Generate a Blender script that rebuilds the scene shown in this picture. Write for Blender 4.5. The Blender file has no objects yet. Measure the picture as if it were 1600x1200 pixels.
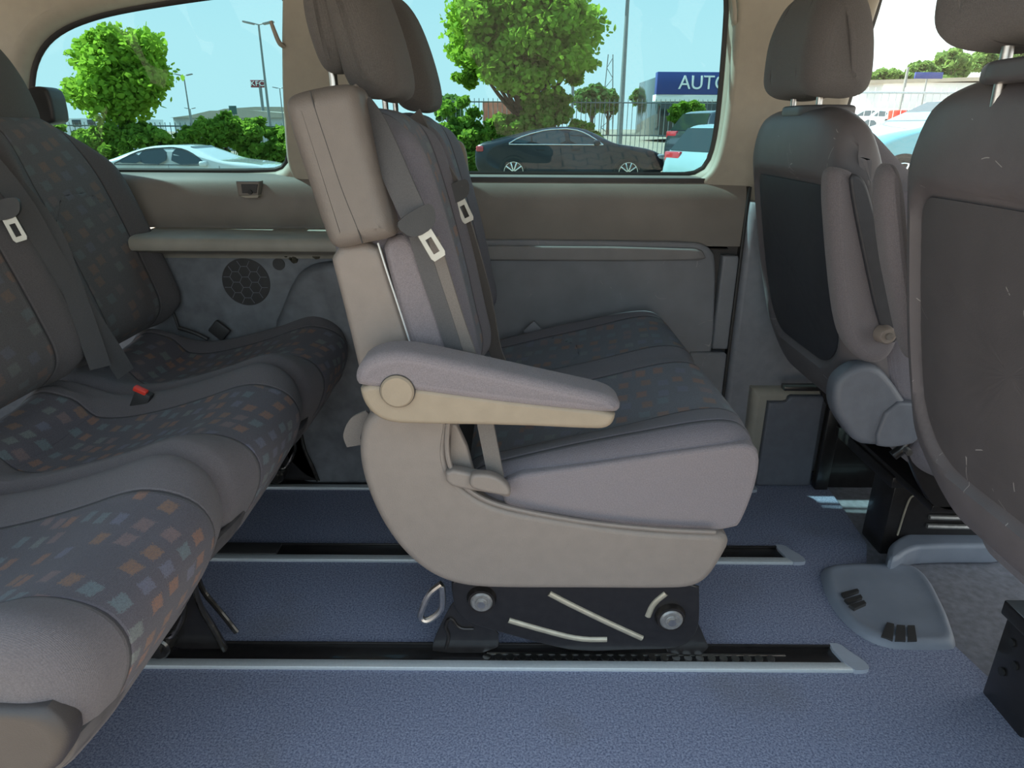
import bpy, bmesh, math, random
import numpy as np
from mathutils import Vector, Matrix
from mathutils.geometry import tessellate_polygon
random.seed(7)
C = bpy.context.scene.collection
SC = bpy.context.scene
PI = math.pi

# ------------------------------------------------------------------ camera
FPX = 1050.0; PITCH = math.radians(20.9); CAMH = 1.05; ROLL = math.radians(0.35)
cd = bpy.data.cameras.new('camera'); cam = bpy.data.objects.new('camera', cd); C.objects.link(cam)
cd.sensor_fit = 'HORIZONTAL'; cd.sensor_width = 36; cd.lens = 36 * FPX / 1600; cd.clip_start = .02; cd.clip_end = 900
cam.matrix_world = Matrix.Translation((0, 0, CAMH)) @ Matrix.Rotation(PI/2 - PITCH, 4, 'X') @ Matrix.Rotation(ROLL, 4, 'Z')
SC.camera = cam

# ------------------------------------------------------------------ light
SC.view_settings.view_transform = 'Standard'; SC.view_settings.look = 'None'
SC.view_settings.gamma = 1; SC.view_settings.use_curve_mapping = False
SC.view_settings.exposure = 0.48
SUN_DIR = Vector((-.68, .112, .74)).normalized()          # towards the sun
sd = bpy.data.lights.new('sun', 'SUN'); sd.energy = 13; sd.angle = math.radians(.6); sd.color = (1, .95, .85)
so = bpy.data.objects.new('sun', sd); C.objects.link(so); so.rotation_euler = SUN_DIR.to_track_quat('Z', 'Y').to_euler()
w = bpy.data.worlds.new('sky'); SC.world = w; w.use_nodes = True
nt = w.node_tree; nt.nodes.clear()
def N(nt, t, **k):
    n = nt.nodes.new(t)
    for a, v in k.items():
        if a.startswith('i_'):
            n.inputs[a[2:].replace('_', ' ')].default_value = v
        else: setattr(n, a, v)
    return n
tc = N(nt, 'ShaderNodeTexCoord'); sx = N(nt, 'ShaderNodeSeparateXYZ'); L = nt.links.new
L(tc.outputs['Generated'], sx.inputs[0])
rp = N(nt, 'ShaderNodeValToRGB'); e = rp.color_ramp.elements
e[0].position = 0.0; e[0].color = (.95, 1.04, 1.06, 1)
e[1].position = 1.0; e[1].color = (.50, .68, .92, 1)
x = e.new(.10); x.color = (.92, 1.03, 1.06, 1)
x = e.new(.28); x.color = (.74, .95, 1.05, 1)
L(sx.outputs['Z'], rp.inputs[0])
mr = N(nt, 'ShaderNodeMapRange', i_From_Min=.45, i_From_Max=.85); L(sx.outputs['X'], mr.inputs['Value'])
mx = N(nt, 'ShaderNodeMix', data_type='RGBA'); L(mr.outputs[0], mx.inputs['Factor']); L(rp.outputs[0], mx.inputs[6])
mx.inputs[7].default_value = (1.15, 1.2, 1.18, 1)
bg = N(nt, 'ShaderNodeBackground', i_Strength=1.35); L(mx.outputs[2], bg.inputs[0])
wo = N(nt, 'ShaderNodeOutputWorld'); L(bg.outputs[0], wo.inputs[0])

# ------------------------------------------------------------------ geometry of the view, used to place things
def ray(px, py):
    u = (px-800)/FPX; v = (600-py)/FPX; c, s = math.cos(ROLL), math.sin(ROLL)
    u, v = u*c - v*s, v*c + u*s
    return (u, math.cos(PITCH)+v*math.sin(PITCH), -math.sin(PITCH)+v*math.cos(PITCH))
def aY(px, py, Y):
    d = ray(px, py); t = Y/d[1]; return (d[0]*t, CAMH+d[2]*t)
def aZ(px, py, Z):
    d = ray(px, py); t = (Z-CAMH)/d[2]; return (d[0]*t, d[1]*t)
LEAN = .15; BELT = .90
def wallY(z): return 1.985 - max(0, z-BELT)*LEAN
def aW(px, py):
    Y = 1.98
    for _ in range(8):
        x, z = aY(px, py, Y); Y = wallY(z)
    return (x, z)
def aYs(pts, Y): return [aY(a, b, Y) for a, b in pts]
def aZs(pts, Z): return [aZ(a, b, Z) for a, b in pts]
def aWs(pts): return [aW(a, b) for a, b in pts]

# ------------------------------------------------------------------ materials
def mat(name):
    m = bpy.data.materials.new(name); m.use_nodes = True; t = m.node_tree
    for n in list(t.nodes):
        if n.type != 'OUTPUT_MATERIAL' and n.type != 'BSDF_PRINCIPLED': t.nodes.remove(n)
    return m, t, t.nodes['Principled BSDF']
def simple(name, col, rough=.6, metal=0, var=.12, scale=40, bump=.0, bscale=600, coat=0, spec=.5, emis=None):
    m, t, b = mat(name)
    tc = N(t, 'ShaderNodeTexCoord'); nz = N(t, 'ShaderNodeTexNoise', i_Scale=scale, i_Detail=5.0)
    t.links.new(tc.outputs['Object'], nz.inputs['Vector'])
    r = N(t, 'ShaderNodeValToRGB'); r.color_ramp.elements[0].position = .3; r.color_ramp.elements[1].position = .7
    r.color_ramp.elements[0].color = tuple(c*(1-var) for c in col)+(1,)
    r.color_ramp.elements[1].color = tuple(min(1, c*(1+var)) for c in col)+(1,)
    t.links.new(nz.outputs['Fac'], r.inputs[0]); t.links.new(r.outputs[0], b.inputs['Base Color'])
    b.inputs['Roughness'].default_value = rough; b.inputs['Metallic'].default_value = metal
    b.inputs['Coat Weight'].default_value = coat; b.inputs['Specular IOR Level'].default_value = spec
    if bump:
        n2 = N(t, 'ShaderNodeTexNoise', i_Scale=bscale, i_Detail=2.0); t.links.new(tc.outputs['Object'], n2.inputs['Vector'])
        bp = N(t, 'ShaderNodeBump', i_Strength=bump, i_Distance=.001); t.links.new(n2.outputs['Fac'], bp.inputs['Height'])
        t.links.new(bp.outputs[0], b.inputs['Normal'])
    if emis: b.inputs['Emission Color'].default_value = emis[0]+(1,); b.inputs['Emission Strength'].default_value = emis[1]
    return m
def fabric(name, col, pattern=False, colp=None, stren=1.0, scale=26):
    """woven cloth; attribute m > 0 picks the patterned insert, |m| or |s| small is a seam"""
    m, t, b = mat(name); K = t.links.new
    tc = N(t, 'ShaderNodeTexCoord'); uv = tc.outputs['UV']
    grain = N(t, 'ShaderNodeTexNoise', i_Scale=520.0, i_Detail=2.0, i_Roughness=.8); K(tc.outputs['Object'], grain.inputs['Vector'])
    big = N(t, 'ShaderNodeTexNoise', i_Scale=9.0, i_Detail=4.0); K(tc.outputs['Object'], big.inputs['Vector'])
    su = N(t, 'ShaderNodeSeparateXYZ'); K(uv, su.inputs[0])
    def mixc(f, a, c, mode='MIX'):
        n = N(t, 'ShaderNodeMix', data_type='RGBA', blend_type=mode)
        for sock, v in ((n.inputs['Factor'], f), (n.inputs[6], a), (n.inputs[7], c)):
            if isinstance(v, (tuple, float, int)): sock.default_value = v if not isinstance(v, tuple) else v+(1,)*(4-len(v))
            else: K(v, sock)
        return n.outputs[2]
    def mth(op, a, c=None, clamp=False):
        n = N(t, 'ShaderNodeMath', operation=op, use_clamp=clamp)
        for i, v in enumerate((a, c)):
            if v is None: continue
            if isinstance(v, (float, int)): n.inputs[i].default_value = v
            else: K(v, n.inputs[i])
        return n.outputs[0]
    def sn(sock): return mth('SINE', mth('MULTIPLY', sock, 2*PI/.0030))
    wvf = mth('ADD', mth('MULTIPLY', mth('MULTIPLY', sn(mth('ADD', su.outputs[0], su.outputs[1])), sn(mth('SUBTRACT', su.outputs[0], su.outputs[1]))), .5), .5)
    lo = tuple(c*.55 for c in col); hi = tuple(c*1.5 for c in col)
    basec = mixc(grain.outputs['Fac'], lo, hi)
    basec = mixc(mth('MULTIPLY', wvf, .22), basec, tuple(c*.5 for c in col))
    if pattern:
        cp = colp or col
        mp = N(t, 'ShaderNodeMapping'); mp.inputs['Rotation'].default_value = (0, 0, .22); mp.inputs['Scale'].default_value = (scale, scale*.72, 1)
        K(uv, mp.inputs['Vector'])
        vo = N(t, 'ShaderNodeTexVoronoi', distance='CHEBYCHEV', voronoi_dimensions='2D', i_Scale=1.0, i_Randomness=.42); K(mp.outputs[0], vo.inputs['Vector'])
        jit = N(t, 'ShaderNodeTexNoise', i_Scale=420.0, i_Detail=0.0); K(tc.outputs['Object'], jit.inputs['Vector'])
        dist = mth('ADD', vo.outputs['Distance'], mth('MULTIPLY', mth('SUBTRACT', jit.outputs['Fac'], .5), .22))
        sq = mth('LESS_THAN', dist, .27)
        sc = N(t, 'ShaderNodeSeparateColor'); K(vo.outputs['Color'], sc.inputs[0])
        cr = N(t, 'ShaderNodeValToRGB'); cr.color_ramp.interpolation = 'CONSTANT'; E = cr.color_ramp.elements
        E[0].position = 0; E[0].color = (.36, .17, .09, 1); E[1].position = .26; E[1].color = (.17, .24, .26, 1)
        for p, c in ((.46, (.18, .19, .27)), (.62, (.26, .17, .16)), (.74, (.32, .17, .09)), (.86, (.22, .26, .24))):
            q = E.new(p); q.color = c+(1,)
        K(sc.outputs[0], cr.inputs[0])
        on = mth('MULTIPLY', sq, mth('GREATER_THAN', sc.outputs[1], .10))
        pb = mixc(grain.outputs['Fac'], tuple(c*.35 for c in cp), tuple(c*1.7 for c in cp))
        pb = mixc(mth('MULTIPLY', big.outputs['Fac'], .25), pb, tuple(c*1.8 for c in cp))
        pc = mixc(mth('MULTIPLY', on, mth('MULTIPLY', mth('ADD', jit.outputs['Fac'], .25), stren)), pb, cr.outputs[0])
        at = N(t, 'ShaderNodeAttribute', attribute_name='m'); 
        basec = mixc(mth('GREATER_THAN', at.outputs['Fac'], 0.0), basec, pc)
        at2 = N(t, 'ShaderNodeAttribute', attribute_name='s')
        seam = mth('MINIMUM', mth('ABSOLUTE', at.outputs['Fac']), mth('ABSOLUTE', at2.outputs['Fac']))
        sm = mth('LESS_THAN', seam, .0022)
        basec = mixc(mth('MULTIPLY', sm, .75), basec, (.012, .012, .015))
    K(basec, b.inputs['Base Color']); b.inputs['Roughness'].default_value = .92; b.inputs['Specular IOR Level'].default_value = .25
    b.inputs['Sheen Weight'].default_value = .12; b.inputs['Sheen Roughness'].default_value = .5
    hh = mth('ADD', grain.outputs['Fac'], mth('MULTIPLY', wvf, .5))
    if pattern:
        sw = N(t, 'ShaderNodeMapRange', i_From_Min=0.0, i_From_Max=.006, i_To_Min=-6.0, i_To_Max=0.0); K(seam, sw.inputs['Value']); hh = mth('ADD', hh, sw.outputs[0])
    bp = N(t, 'ShaderNodeBump', i_Strength=.5, i_Distance=.002); K(hh, bp.inputs['Height']); K(bp.outputs[0], b.inputs['Normal'])
    return m
def scratched(name, col, rough=.45, amount=.5):
    m = simple(name, col, rough, var=.08, scale=14, bump=.25, bscale=700); t = m.node_tree; b = t.nodes['Principled BSDF']; K = t.links.new
    src = b.inputs['Base Color'].links[0].from_socket
    tc = N(t, 'ShaderNodeTexCoord'); last = src
    for i, (rot, sc) in enumerate((((.3, .5, .2), 9), ((1.4, .2, 1.1), 6))):
        mp = N(t, 'ShaderNodeMapping'); mp.inputs['Rotation'].default_value = rot; mp.inputs['Scale'].default_value = (1, 1, 1)
        K(tc.outputs['Object'], mp.inputs['Vector'])
        nz = N(t, 'ShaderNodeTexNoise', i_Scale=float(sc), i_Detail=1.0, i_Distortion=.4); K(mp.outputs[0], nz.inputs['Vector'])
        ab = N(t, 'ShaderNodeMath', operation='SUBTRACT'); ab.inputs[1].default_value = .5; K(nz.outputs['Fac'], ab.inputs[0])
        a2 = N(t, 'ShaderNodeMath', operation='ABSOLUTE'); K(ab.outputs[0], a2.inputs[0])
        lt = N(t, 'ShaderNodeMath', operation='LESS_THAN'); lt.inputs[1].default_value = .0018; K(a2.outputs[0], lt.inputs[0])
        n3 = N(t, 'ShaderNodeTexNoise', i_Scale=17.0+i*5, i_Detail=3.0); K(tc.outputs['Object'], n3.inputs['Vector'])
        g = N(t, 'ShaderNodeMath', operation='GREATER_THAN'); g.inputs[1].default_value = .62; K(n3.outputs['Fac'], g.inputs[0])
        mm = N(t, 'ShaderNodeMath', operation='MULTIPLY'); K(lt.outputs[0], mm.inputs[0]); K(g.outputs[0], mm.inputs[1])
        m3 = N(t, 'ShaderNodeMath', operation='MULTIPLY'); K(mm.outputs[0], m3.inputs[0]); m3.inputs[1].default_value = amount
        mix = N(t, 'ShaderNodeMix', data_type='RGBA'); K(m3.outputs[0], mix.inputs['Factor']); K(last, mix.inputs[6]); mix.inputs[7].default_value = (.5, .48, .46, 1)
        last = mix.outputs[2]
    K(last, b.inputs['Base Color']); return m
def glass(name, tint, refl=1.0, ior=1.5):
    m = bpy.data.materials.new(name); m.use_nodes = True; t = m.node_tree; t.nodes.clear(); K = t.links.new
    o = N(t, 'ShaderNodeOutputMaterial'); tr = N(t, 'ShaderNodeBsdfTransparent'); tr.inputs[0].default_value = tint+(1,)
    gl = N(t, 'ShaderNodeBsdfGlossy', i_Roughness=.0); gl.inputs[0].default_value = (refl, refl, refl, 1)
    fr = N(t, 'ShaderNodeFresnel', i_IOR=ior); mx = N(t, 'ShaderNodeMixShader')
    ge = N(t, 'ShaderNodeNewGeometry'); iv = N(t, 'ShaderNodeMath', operation='SUBTRACT'); iv.inputs[0].default_value = 1; K(ge.outputs['Backfacing'], iv.inputs[1])
    mu = N(t, 'ShaderNodeMath', operation='MULTIPLY'); K(fr.outputs[0], mu.inputs[0]); K(iv.outputs[0], mu.inputs[1])
    K(mu.outputs[0], mx.inputs[0]); K(tr.outputs[0], mx.inputs[1]); K(gl.outputs[0], mx.inputs[2]); K(mx.outputs[0], o.inputs[0]); return m
def leafmat(name, col, tr):
    m = bpy.data.materials.new(name); m.use_nodes = True; t = m.node_tree; t.nodes.clear(); K = t.links.new
    o = N(t, 'ShaderNodeOutputMaterial'); tc = N(t, 'ShaderNodeTexCoord'); nz = N(t, 'ShaderNodeTexNoise', i_Scale=2.2, i_Detail=6.0)
    K(tc.outputs['Object'], nz.inputs['Vector']); r = N(t, 'ShaderNodeValToRGB')
    r.color_ramp.elements[0].position = .35; r.color_ramp.elements[1].position = .65
    r.color_ramp.elements[0].color = tuple(c*.7 for c in col)+(1,); r.color_ramp.elements[1].color = tuple(c*1.3 for c in col)+(1,)
    K(nz.outputs['Fac'], r.inputs[0])
    d = N(t, 'ShaderNodeBsdfDiffuse'); K(r.outputs[0], d.inputs[0]); ts = N(t, 'ShaderNodeBsdfTranslucent'); ts.inputs[0].default_value = tr+(1,)
    mx = N(t, 'ShaderNodeMixShader'); mx.inputs[0].default_value = .45; K(d.outputs[0], mx.inputs[1]); K(ts.outputs[0], mx.inputs[2]); K(mx.outputs[0], o.inputs[0]); return m

M = {}
M['fab'] = fabric('charcoal_cloth', (0.155, 0.142, 0.155))
M['fabp'] = fabric('patterned_seat_cloth', (0.155, 0.146, 0.169), True, (.125, .13, .155), .55, 26)
M['fabq'] = fabric('patterned_rear_cloth', (.125, .115, .125), True, (.085, .080, .095), .58, 30)
M['fabb'] = fabric('patterned_back_cloth', (.105, .097, .10), True, (.10, .094, .096), .33, 25)
M['fabh'] = fabric('front_headrest_cloth', (.125, .118, .118), True)
M['side'] = fabric('lit_side_cloth', (.225, .20, .215))  # same seat cloth, daylight on the near sides put into a paler colour
M['head'] = fabric('headrest_cloth', (.100, .092, .087))
M['shell'] = simple('grey_beige_plastic', (.205, .176, .158), .5, var=.04, bump=.5, bscale=420)
M['tan'] = simple('tan_plastic', (.27, .222, .165), .5, var=.05, bump=.4, bscale=420)
M['greyp'] = simple('grey_plastic', (0.203, 0.209, 0.236), .5, var=.08, bump=.4, bscale=800)
M['bluep'] = simple('blue_grey_plastic', (.115, .125, .150), .5, var=.08, bump=.3, bscale=800)
M['frontshell'] = scratched('front_seat_shell_plastic', (.115, .105, .112), .48, .6)
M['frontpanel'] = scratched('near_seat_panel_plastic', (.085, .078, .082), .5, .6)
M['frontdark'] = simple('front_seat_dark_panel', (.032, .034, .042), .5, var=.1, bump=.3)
M['dark'] = simple('dark_plastic', (.035, .033, .033), .5, var=.1, bump=.3)
M['black'] = simple('black_painted_steel', (.016, .014, .014), .32, var=.25, scale=60, coat=.3)
M['bsteel'] = simple('worn_black_steel', (.035, .03, .028), .3, .5, var=.3, scale=80)
M['steel'] = simple('bare_steel', (.55, .53, .5), .3, 1.0, var=.15, scale=90)
M['boltm'] = simple('zinc_plated_steel', (.30, .29, .28), .4, .6, var=.2, scale=120)
M['alu'] = simple('aluminium', (.62, .66, .68), .38, .35, var=.05, scale=200)
M['belt'] = simple('seat_belt_webbing', (0.156, 0.140, 0.130), .75, var=.15, scale=700, bump=.5, bscale=1500)
M['beltd'] = simple('dark_belt_webbing', (0.084, 0.082, 0.086), .75, var=.15, scale=700, bump=.5, bscale=1500)
M['cream'] = simple('cream_plastic', (.36, .33, .27), .6, var=.04, bump=.2)
M['headliner'] = simple('headliner_cloth', (.38, .35, .30), .9, var=.04, bump=.4)
M['band'] = simple('brown_grey_wall_plastic', (0.196, 0.176, 0.155), .55, var=.12, scale=7, bump=.3)
M['card'] = scratched('grey_wall_card', (0.194, 0.200, 0.219), .5, .35)
M['rearcard'] = simple('rear_wall_card', (0.130, 0.137, 0.150), .55, var=.25, scale=22, bump=.3)
M['ledge'] = simple('ledge_plastic', (0.300, 0.285, 0.247), .55, var=.12, scale=12, bump=.2)
M['rubber'] = simple('black_rubber', (.018, .018, .018), .5, var=.1)
M['endshell'] = simple('brown_grey_plastic', (.045, .039, .038), .5, var=.04, bump=.3)
M['skirt'] = simple('scuffed_skirt_cloth', (.085, .080, .082), .7, var=.3, scale=30)
M['housing'] = simple('belt_housing_plastic', (.150, .130, .117), .5, var=.04, bump=.5, bscale=420)
M['tongue'] = simple('brushed_tongue_metal', (.46, .43, .37), .4, .5, var=.08)
M['strip'] = simple('grey_strip_plastic', (.21, .20, .20), .5, var=.08, scale=14, bump=.3)
M['dark2'] = simple('dark_grey_plastic', (.085, .082, .088), .45, var=.05)
M['capp'] = simple('pale_blue_grey_plastic', (.34, .37, .43), .45, var=.04)
M['rib2'] = simple('glossy_black_bar', (.05, .045, .04), .22, .6, var=.3, scale=70, coat=.5)
M['rib'] = simple('painted_glint_edge', (.42, .38, .30), .35, .3, var=.15)  # pale colour paints in the light that glossy black ribs catch
M['vent'] = simple('floor_vent_plastic', (.20, .225, .275), .5, var=.1, scale=12, bump=.3)
M['red'] = simple('red_plastic', (.75, .05, .03), .35, var=.05)
M['green'] = simple('mould', (.05, .045, .03), .9, var=.6, scale=60)
M['glass'] = glass('tinted_window_glass', (.50, .66, .68), 1.0, 1.34)
M['glass2'] = glass('clear_window_glass', (.97, .99, .98), 1.0, 1.45)

# floor carpet
m, t, b = mat('blue_carpet'); K = t.links.new
tc = N(t, 'ShaderNodeTexCoord'); n1 = N(t, 'ShaderNodeTexNoise', i_Scale=250.0, i_Detail=3.0, i_Roughness=.8); n2 = N(t, 'ShaderNodeTexNoise', i_Scale=3.0, i_Detail=6.0)
K(tc.outputs['Object'], n1.inputs['Vector']); K(tc.outputs['Object'], n2.inputs['Vector'])
r1 = N(t, 'ShaderNodeValToRGB'); r1.color_ramp.elements[0].position = .36; r1.color_ramp.elements[0].color = (.105, .122, .200, 1)
r1.color_ramp.elements[1].position = .66; r1.color_ramp.elements[1].color = (.37, .40, .52, 1); K(n1.outputs['Fac'], r1.inputs[0])
r2 = N(t, 'ShaderNodeValToRGB'); r2.color_ramp.elements[0].position = .56; r2.color_ramp.elements[0].color = (0, 0, 0, 1); r2.color_ramp.elements[1].position = .8; r2.color_ramp.elements[1].color = (.55, .55, .55, 1); K(n2.outputs['Fac'], r2.inputs[0])
mx = N(t, 'ShaderNodeMix', data_type='RGBA'); K(r2.outputs[0], mx.inputs['Factor']); K(r1.outputs[0], mx.inputs[6]); mx.inputs[7].default_value = (.16, .145, .125, 1)
K(mx.outputs[2], b.inputs['Base Color']); b.inputs['Roughness'].default_value = .95; b.inputs['Specular IOR Level'].default_value = .15
bp = N(t, 'ShaderNodeBump', i_Strength=.7, i_Distance=.002); K(n1.outputs['Fac'], bp.inputs['Height']); K(bp.outputs[0], b.inputs['Normal'])
M['carpet'] = m
M['cabcarpet'] = simple('worn_cab_carpet', (.19, .195, .225), .95, var=.2, scale=60, bump=1, bscale=400)

# paving: interlocking wavy blocks
m, t, b = mat('interlocking_pavers'); K = t.links.new
tc = N(t, 'ShaderNodeTexCoord'); mp = N(t, 'ShaderNodeMapping'); K(tc.outputs['Object'], mp.inputs['Vector'])
wn = N(t, 'ShaderNodeTexWave', i_Scale=1.6, i_Distortion=0.0, wave_profile='TRI'); K(mp.outputs[0], wn.inputs['Vector'])
va = N(t, 'ShaderNodeVectorMath', operation='SCALE'); va.inputs['Scale'].default_value = .08
cx = N(t, 'ShaderNodeCombineXYZ'); K(wn.outputs['Fac'], cx.inputs[1]); K(cx.outputs[0], va.inputs[0])
ad = N(t, 'ShaderNodeVectorMath', operation='ADD'); K(mp.outputs[0], ad.inputs[0]); K(va.outputs[0], ad.inputs[1])
br = N(t, 'ShaderNodeTexBrick', offset=.5, i_Scale=1.0); K(ad.outputs[0], br.inputs['Vector'])
br.inputs['Brick Width'].default_value = .22; br.inputs['Row Height'].default_value = .16; br.inputs['Mortar Size'].default_value = .007
br.inputs['Color1'].default_value = (.42, .34, .26, 1); br.inputs['Color2'].default_value = (.50, .40, .30, 1); br.inputs['Mortar'].default_value = (.10, .09, .07, 1)
nz = N(t, 'ShaderNodeTexNoise', i_Scale=90.0, i_Detail=3.0); K(tc.outputs['Object'], nz.inputs['Vector'])
mx = N(t, 'ShaderNodeMix', data_type='RGBA', blend_type='MULTIPLY'); mx.inputs['Factor'].default_value = .5; K(br.outputs[0], mx.inputs[6]); K(nz.outputs['Color'], mx.inputs[7])
K(mx.outputs[2], b.inputs['Base Color']); b.inputs['Roughness'].default_value = .9
M['pave'] = m

# ------------------------------------------------------------------ building helpers
def tag(o, label=None, cat=None, group=None, kind=None):
    if label: o['label'] = label
    if cat: o['category'] = cat
    if group: o['group'] = group
    if kind: o['kind'] = kind
    return o
def thing(name, loc, label, cat, group=None, kind=None):
    o = bpy.data.objects.new(name, None); C.objects.link(o); o.location = loc; o.empty_display_size = .05
    return tag(o, label, cat, group, kind)
def origin(o):
    v = Vector((0, 0, 0))
    while o is not None: v += o.location; o = o.parent
    return v
def BM():
    bm = bmesh.new(); bm.verts.layers.float.new('m'); bm.verts.layers.float.new('s'); bm.loops.layers.uv.new('UVMap'); return bm
def obj(name, bm, m, parent=None, world=True, sharp=.7, loc=None):
    bmesh.ops.recalc_face_normals(bm, faces=bm.faces)
    off = Vector((0, 0, 0))
    if parent is not None and world: off = origin(parent)
    if loc is not None: off = Vector(loc)
    if off.length: bmesh.ops.translate(bm, verts=bm.verts, vec=-off)
    for f in bm.faces: f.smooth = True
    for e in bm.edges:
        if len(e.link_faces) == 2 and e.calc_face_angle(0) > sharp: e.smooth = False
    me = bpy.data.meshes.new(name); bm.to_mesh(me); bm.free()
    for mm in (m if isinstance(m, (list, tuple)) else [m]): me.materials.append(mm)
    o = bpy.data.objects.new(name, me); C.objects.link(o)
    if parent is not None: o.parent = parent
    if loc is not None: o.location = loc
    return o
def chaikin(p, it=2, closed=True):
    for _ in range(it):
        q = []; n = len(p)
        for i in range(n if closed else n-1):
            a, b = p[i], p[(i+1) % n]
            q.append((a[0]*.75+b[0]*.25, a[1]*.75+b[1]*.25)); q.append((a[0]*.25+b[0]*.75, a[1]*.25+b[1]*.75))
        if not closed: q = [p[0]]+q+[p[-1]]
        p = q
    return p
def resample(p, n, closed=True):
    pts = list(p)+([p[0]] if closed else [])
    d = [0]
    for a, b in zip(pts, pts[1:]): d.append(d[-1]+math.dist(a, b))
    T = d[-1]; out = []; j = 0
    for i in range(n):
        s = T*i/(n if closed else n-1)
        while j < len(d)-2 and d[j+1] < s: j += 1
        f = 0 if d[j+1] == d[j] else (s-d[j])/(d[j+1]-d[j])
        out.append(tuple(pts[j][k]+(pts[j+1][k]-pts[j][k])*f for k in range(len(pts[0]))))
    return out
def area(p): return sum(a[0]*b[1]-b[0]*a[1] for a, b in zip(p, p[1:]+p[:1]))/2
def normals2(p):
    n = len(p); s = 1 if area(p) > 0 else -1; out = []
    for i in range(n):
        a, b = p[i-1], p[(i+1) % n]; t = (b[0]-a[0], b[1]-a[1]); l = math.hypot(*t) or 1
        out.append((t[1]/l*s, -t[0]/l*s))
    return out
def insets(p, ds):
    """ring moved inwards in small steps; kept even, and stopped where opposite sides would meet"""
    cur = np.array(p, float); n = len(p); d = 0; out = {}; sg = 1 if area(p) > 0 else -1
    live = np.ones(n, bool)
    for tgt in ds:
        while d < tgt-1e-9:
            st = min(.0015, tgt-d); d += st
            A = np.roll(cur, 1, 0); B = np.roll(cur, -1, 0); t = B-A; l = np.maximum(np.hypot(t[:, 0], t[:, 1]), 1e-9)[:, None]; t = t/l
            nr = np.stack([t[:, 1], -t[:, 0]], 1)*sg
            D = cur[None]-cur[:, None]; dist = np.hypot(D[..., 0], D[..., 1]); opp = (nr @ nr.T) < -.25
            close = np.where(opp, dist, 9).min(1) < .007
            live &= ~close
            step = np.where(live, st, 0.)
            for _ in range(4): step = np.minimum(step, (np.roll(step, 1)+np.roll(step, -1)+step)/3)
            cur = cur-nr*step[:, None]
            for _ in range(2):
                A = np.roll(cur, 1, 0); B = np.roll(cur, -1, 0); m = (A+B)/2-cur; k = (m*t).sum(1)[:, None]
                cur = cur+t*k*.5+(m-t*k)*.12
        out[tgt] = [tuple(q) for q in cur]
    return out
def puff(bm, outl, y0, y1, r=.02, n=72, ny=2, it=2, warp=None, mask=None, seam=None, m_=5, r1=None, mp=None, cap=True, mi=0):
    """outline (x, z) swept along y with rounded ends; mp maps (a, b, y) into space"""
    p = resample(chaikin(outl, it), n); nr = normals2(p)
    lv = bm.verts.layers.float['m']; ls = bm.verts.layers.float['s']; uvl = bm.loops.layers.uv['UVMap']
    if r1 is None: r1 = r
    st = [(y0+r*(1-math.cos(k/m_*PI/2)), r*(1-math.sin(k/m_*PI/2))) for k in range(m_+1)]
    st += [(y0+r+(y1-r1-y0-r)*k/ny, 0) for k in range(1, ny)]
    st += [(y1-r1*(1-math.cos(k/m_*PI/2)), r1*(1-math.sin(k/m_*PI/2))) for k in range(m_, -1, -1)]
    arc = [0]
    for i in range(n): arc.append(arc[-1]+math.dist(p[i], p[(i+1) % n]))
    rings = []; IN = insets(p, sorted({round(i_, 7) for _, i_ in st}))
    for y, ins in st:
        ring = []; pi_ = IN[round(ins, 7)]
        for i in range(n):
            a, b = pi_[i]; q = (a, y, b)
            mv = mask(a, y, b, arc[i]) if mask else -1.0; sv = seam(a, y, b, arc[i]) if seam else 1.0
            if warp: q = warp(a, y, b, nr[i])
            if mp: q = mp(q[0], q[2], q[1])
            v = bm.verts.new(q); v[lv] = mv; v[ls] = sv; ring.append(v)
        rings.append((ring, y))
    for (A, ya), (B, yb) in zip(rings, rings[1:]):
        for i in range(n):
            j = (i+1) % n
            try: f = bm.faces.new((A[i], A[j], B[j], B[i]))
            except ValueError: continue
            f.material_index = mi
            for lp, uv in zip(f.loops, ((arc[i], ya), (arc[i+1], ya), (arc[i+1], yb), (arc[i], yb))): lp[uvl].uv = uv
    if cap:
        for ring, y in (rings[0], rings[-1]):
            cen = sum((v.co for v in ring), Vector())/n; r2_ = []
            for v in ring:
                w_ = bm.verts.new(v.co+(cen-v.co).normalized()*min(.0006, (cen-v.co).length*.1)); w_[lv] = v[lv]; w_[ls] = v[ls]; r2_.append(w_)
            for i in range(n):
                j = (i+1) % n; f = bm.faces.new((ring[i], ring[j], r2_[j], r2_[i])); f.material_index = mi
                for lp, k in zip(f.loops, (i, j, j, i)): lp[uvl].uv = p[k]
            f = bm.faces.new(r2_); f.material_index = mi
            for lp, i in zip(f.loops, range(n)): lp[uvl].uv = p[i]
    return rings
def box(bm, c, s, bev=.003, rot=None, seg=2):
    g = bmesh.ops.create_cube(bm, size=1)['verts']
    bmesh.ops.scale(bm, verts=g, vec=s)
    if bev:
        es = list({e for v in g for e in v.link_edges})
        r = bmesh.ops.bevel(bm, geom=es, offset=min(bev, min(s)*.45), segments=seg, affect='EDGES', profile=.5)
        g = list({v for f in r['faces'] for v in f.verts} | {v for v in g if v.is_valid})
    if rot is not None: bmesh.ops.rotate(bm, verts=g, cent=(0, 0, 0), matrix=rot)
    bmesh.ops.translate(bm, verts=g, vec=c); return g
def boxr(bm, a, b, bev=.003):
    return box(bm, [(a[i]+b[i])/2 for i in range(3)], [abs(b[i]-a[i]) for i in range(3)], bev)
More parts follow.
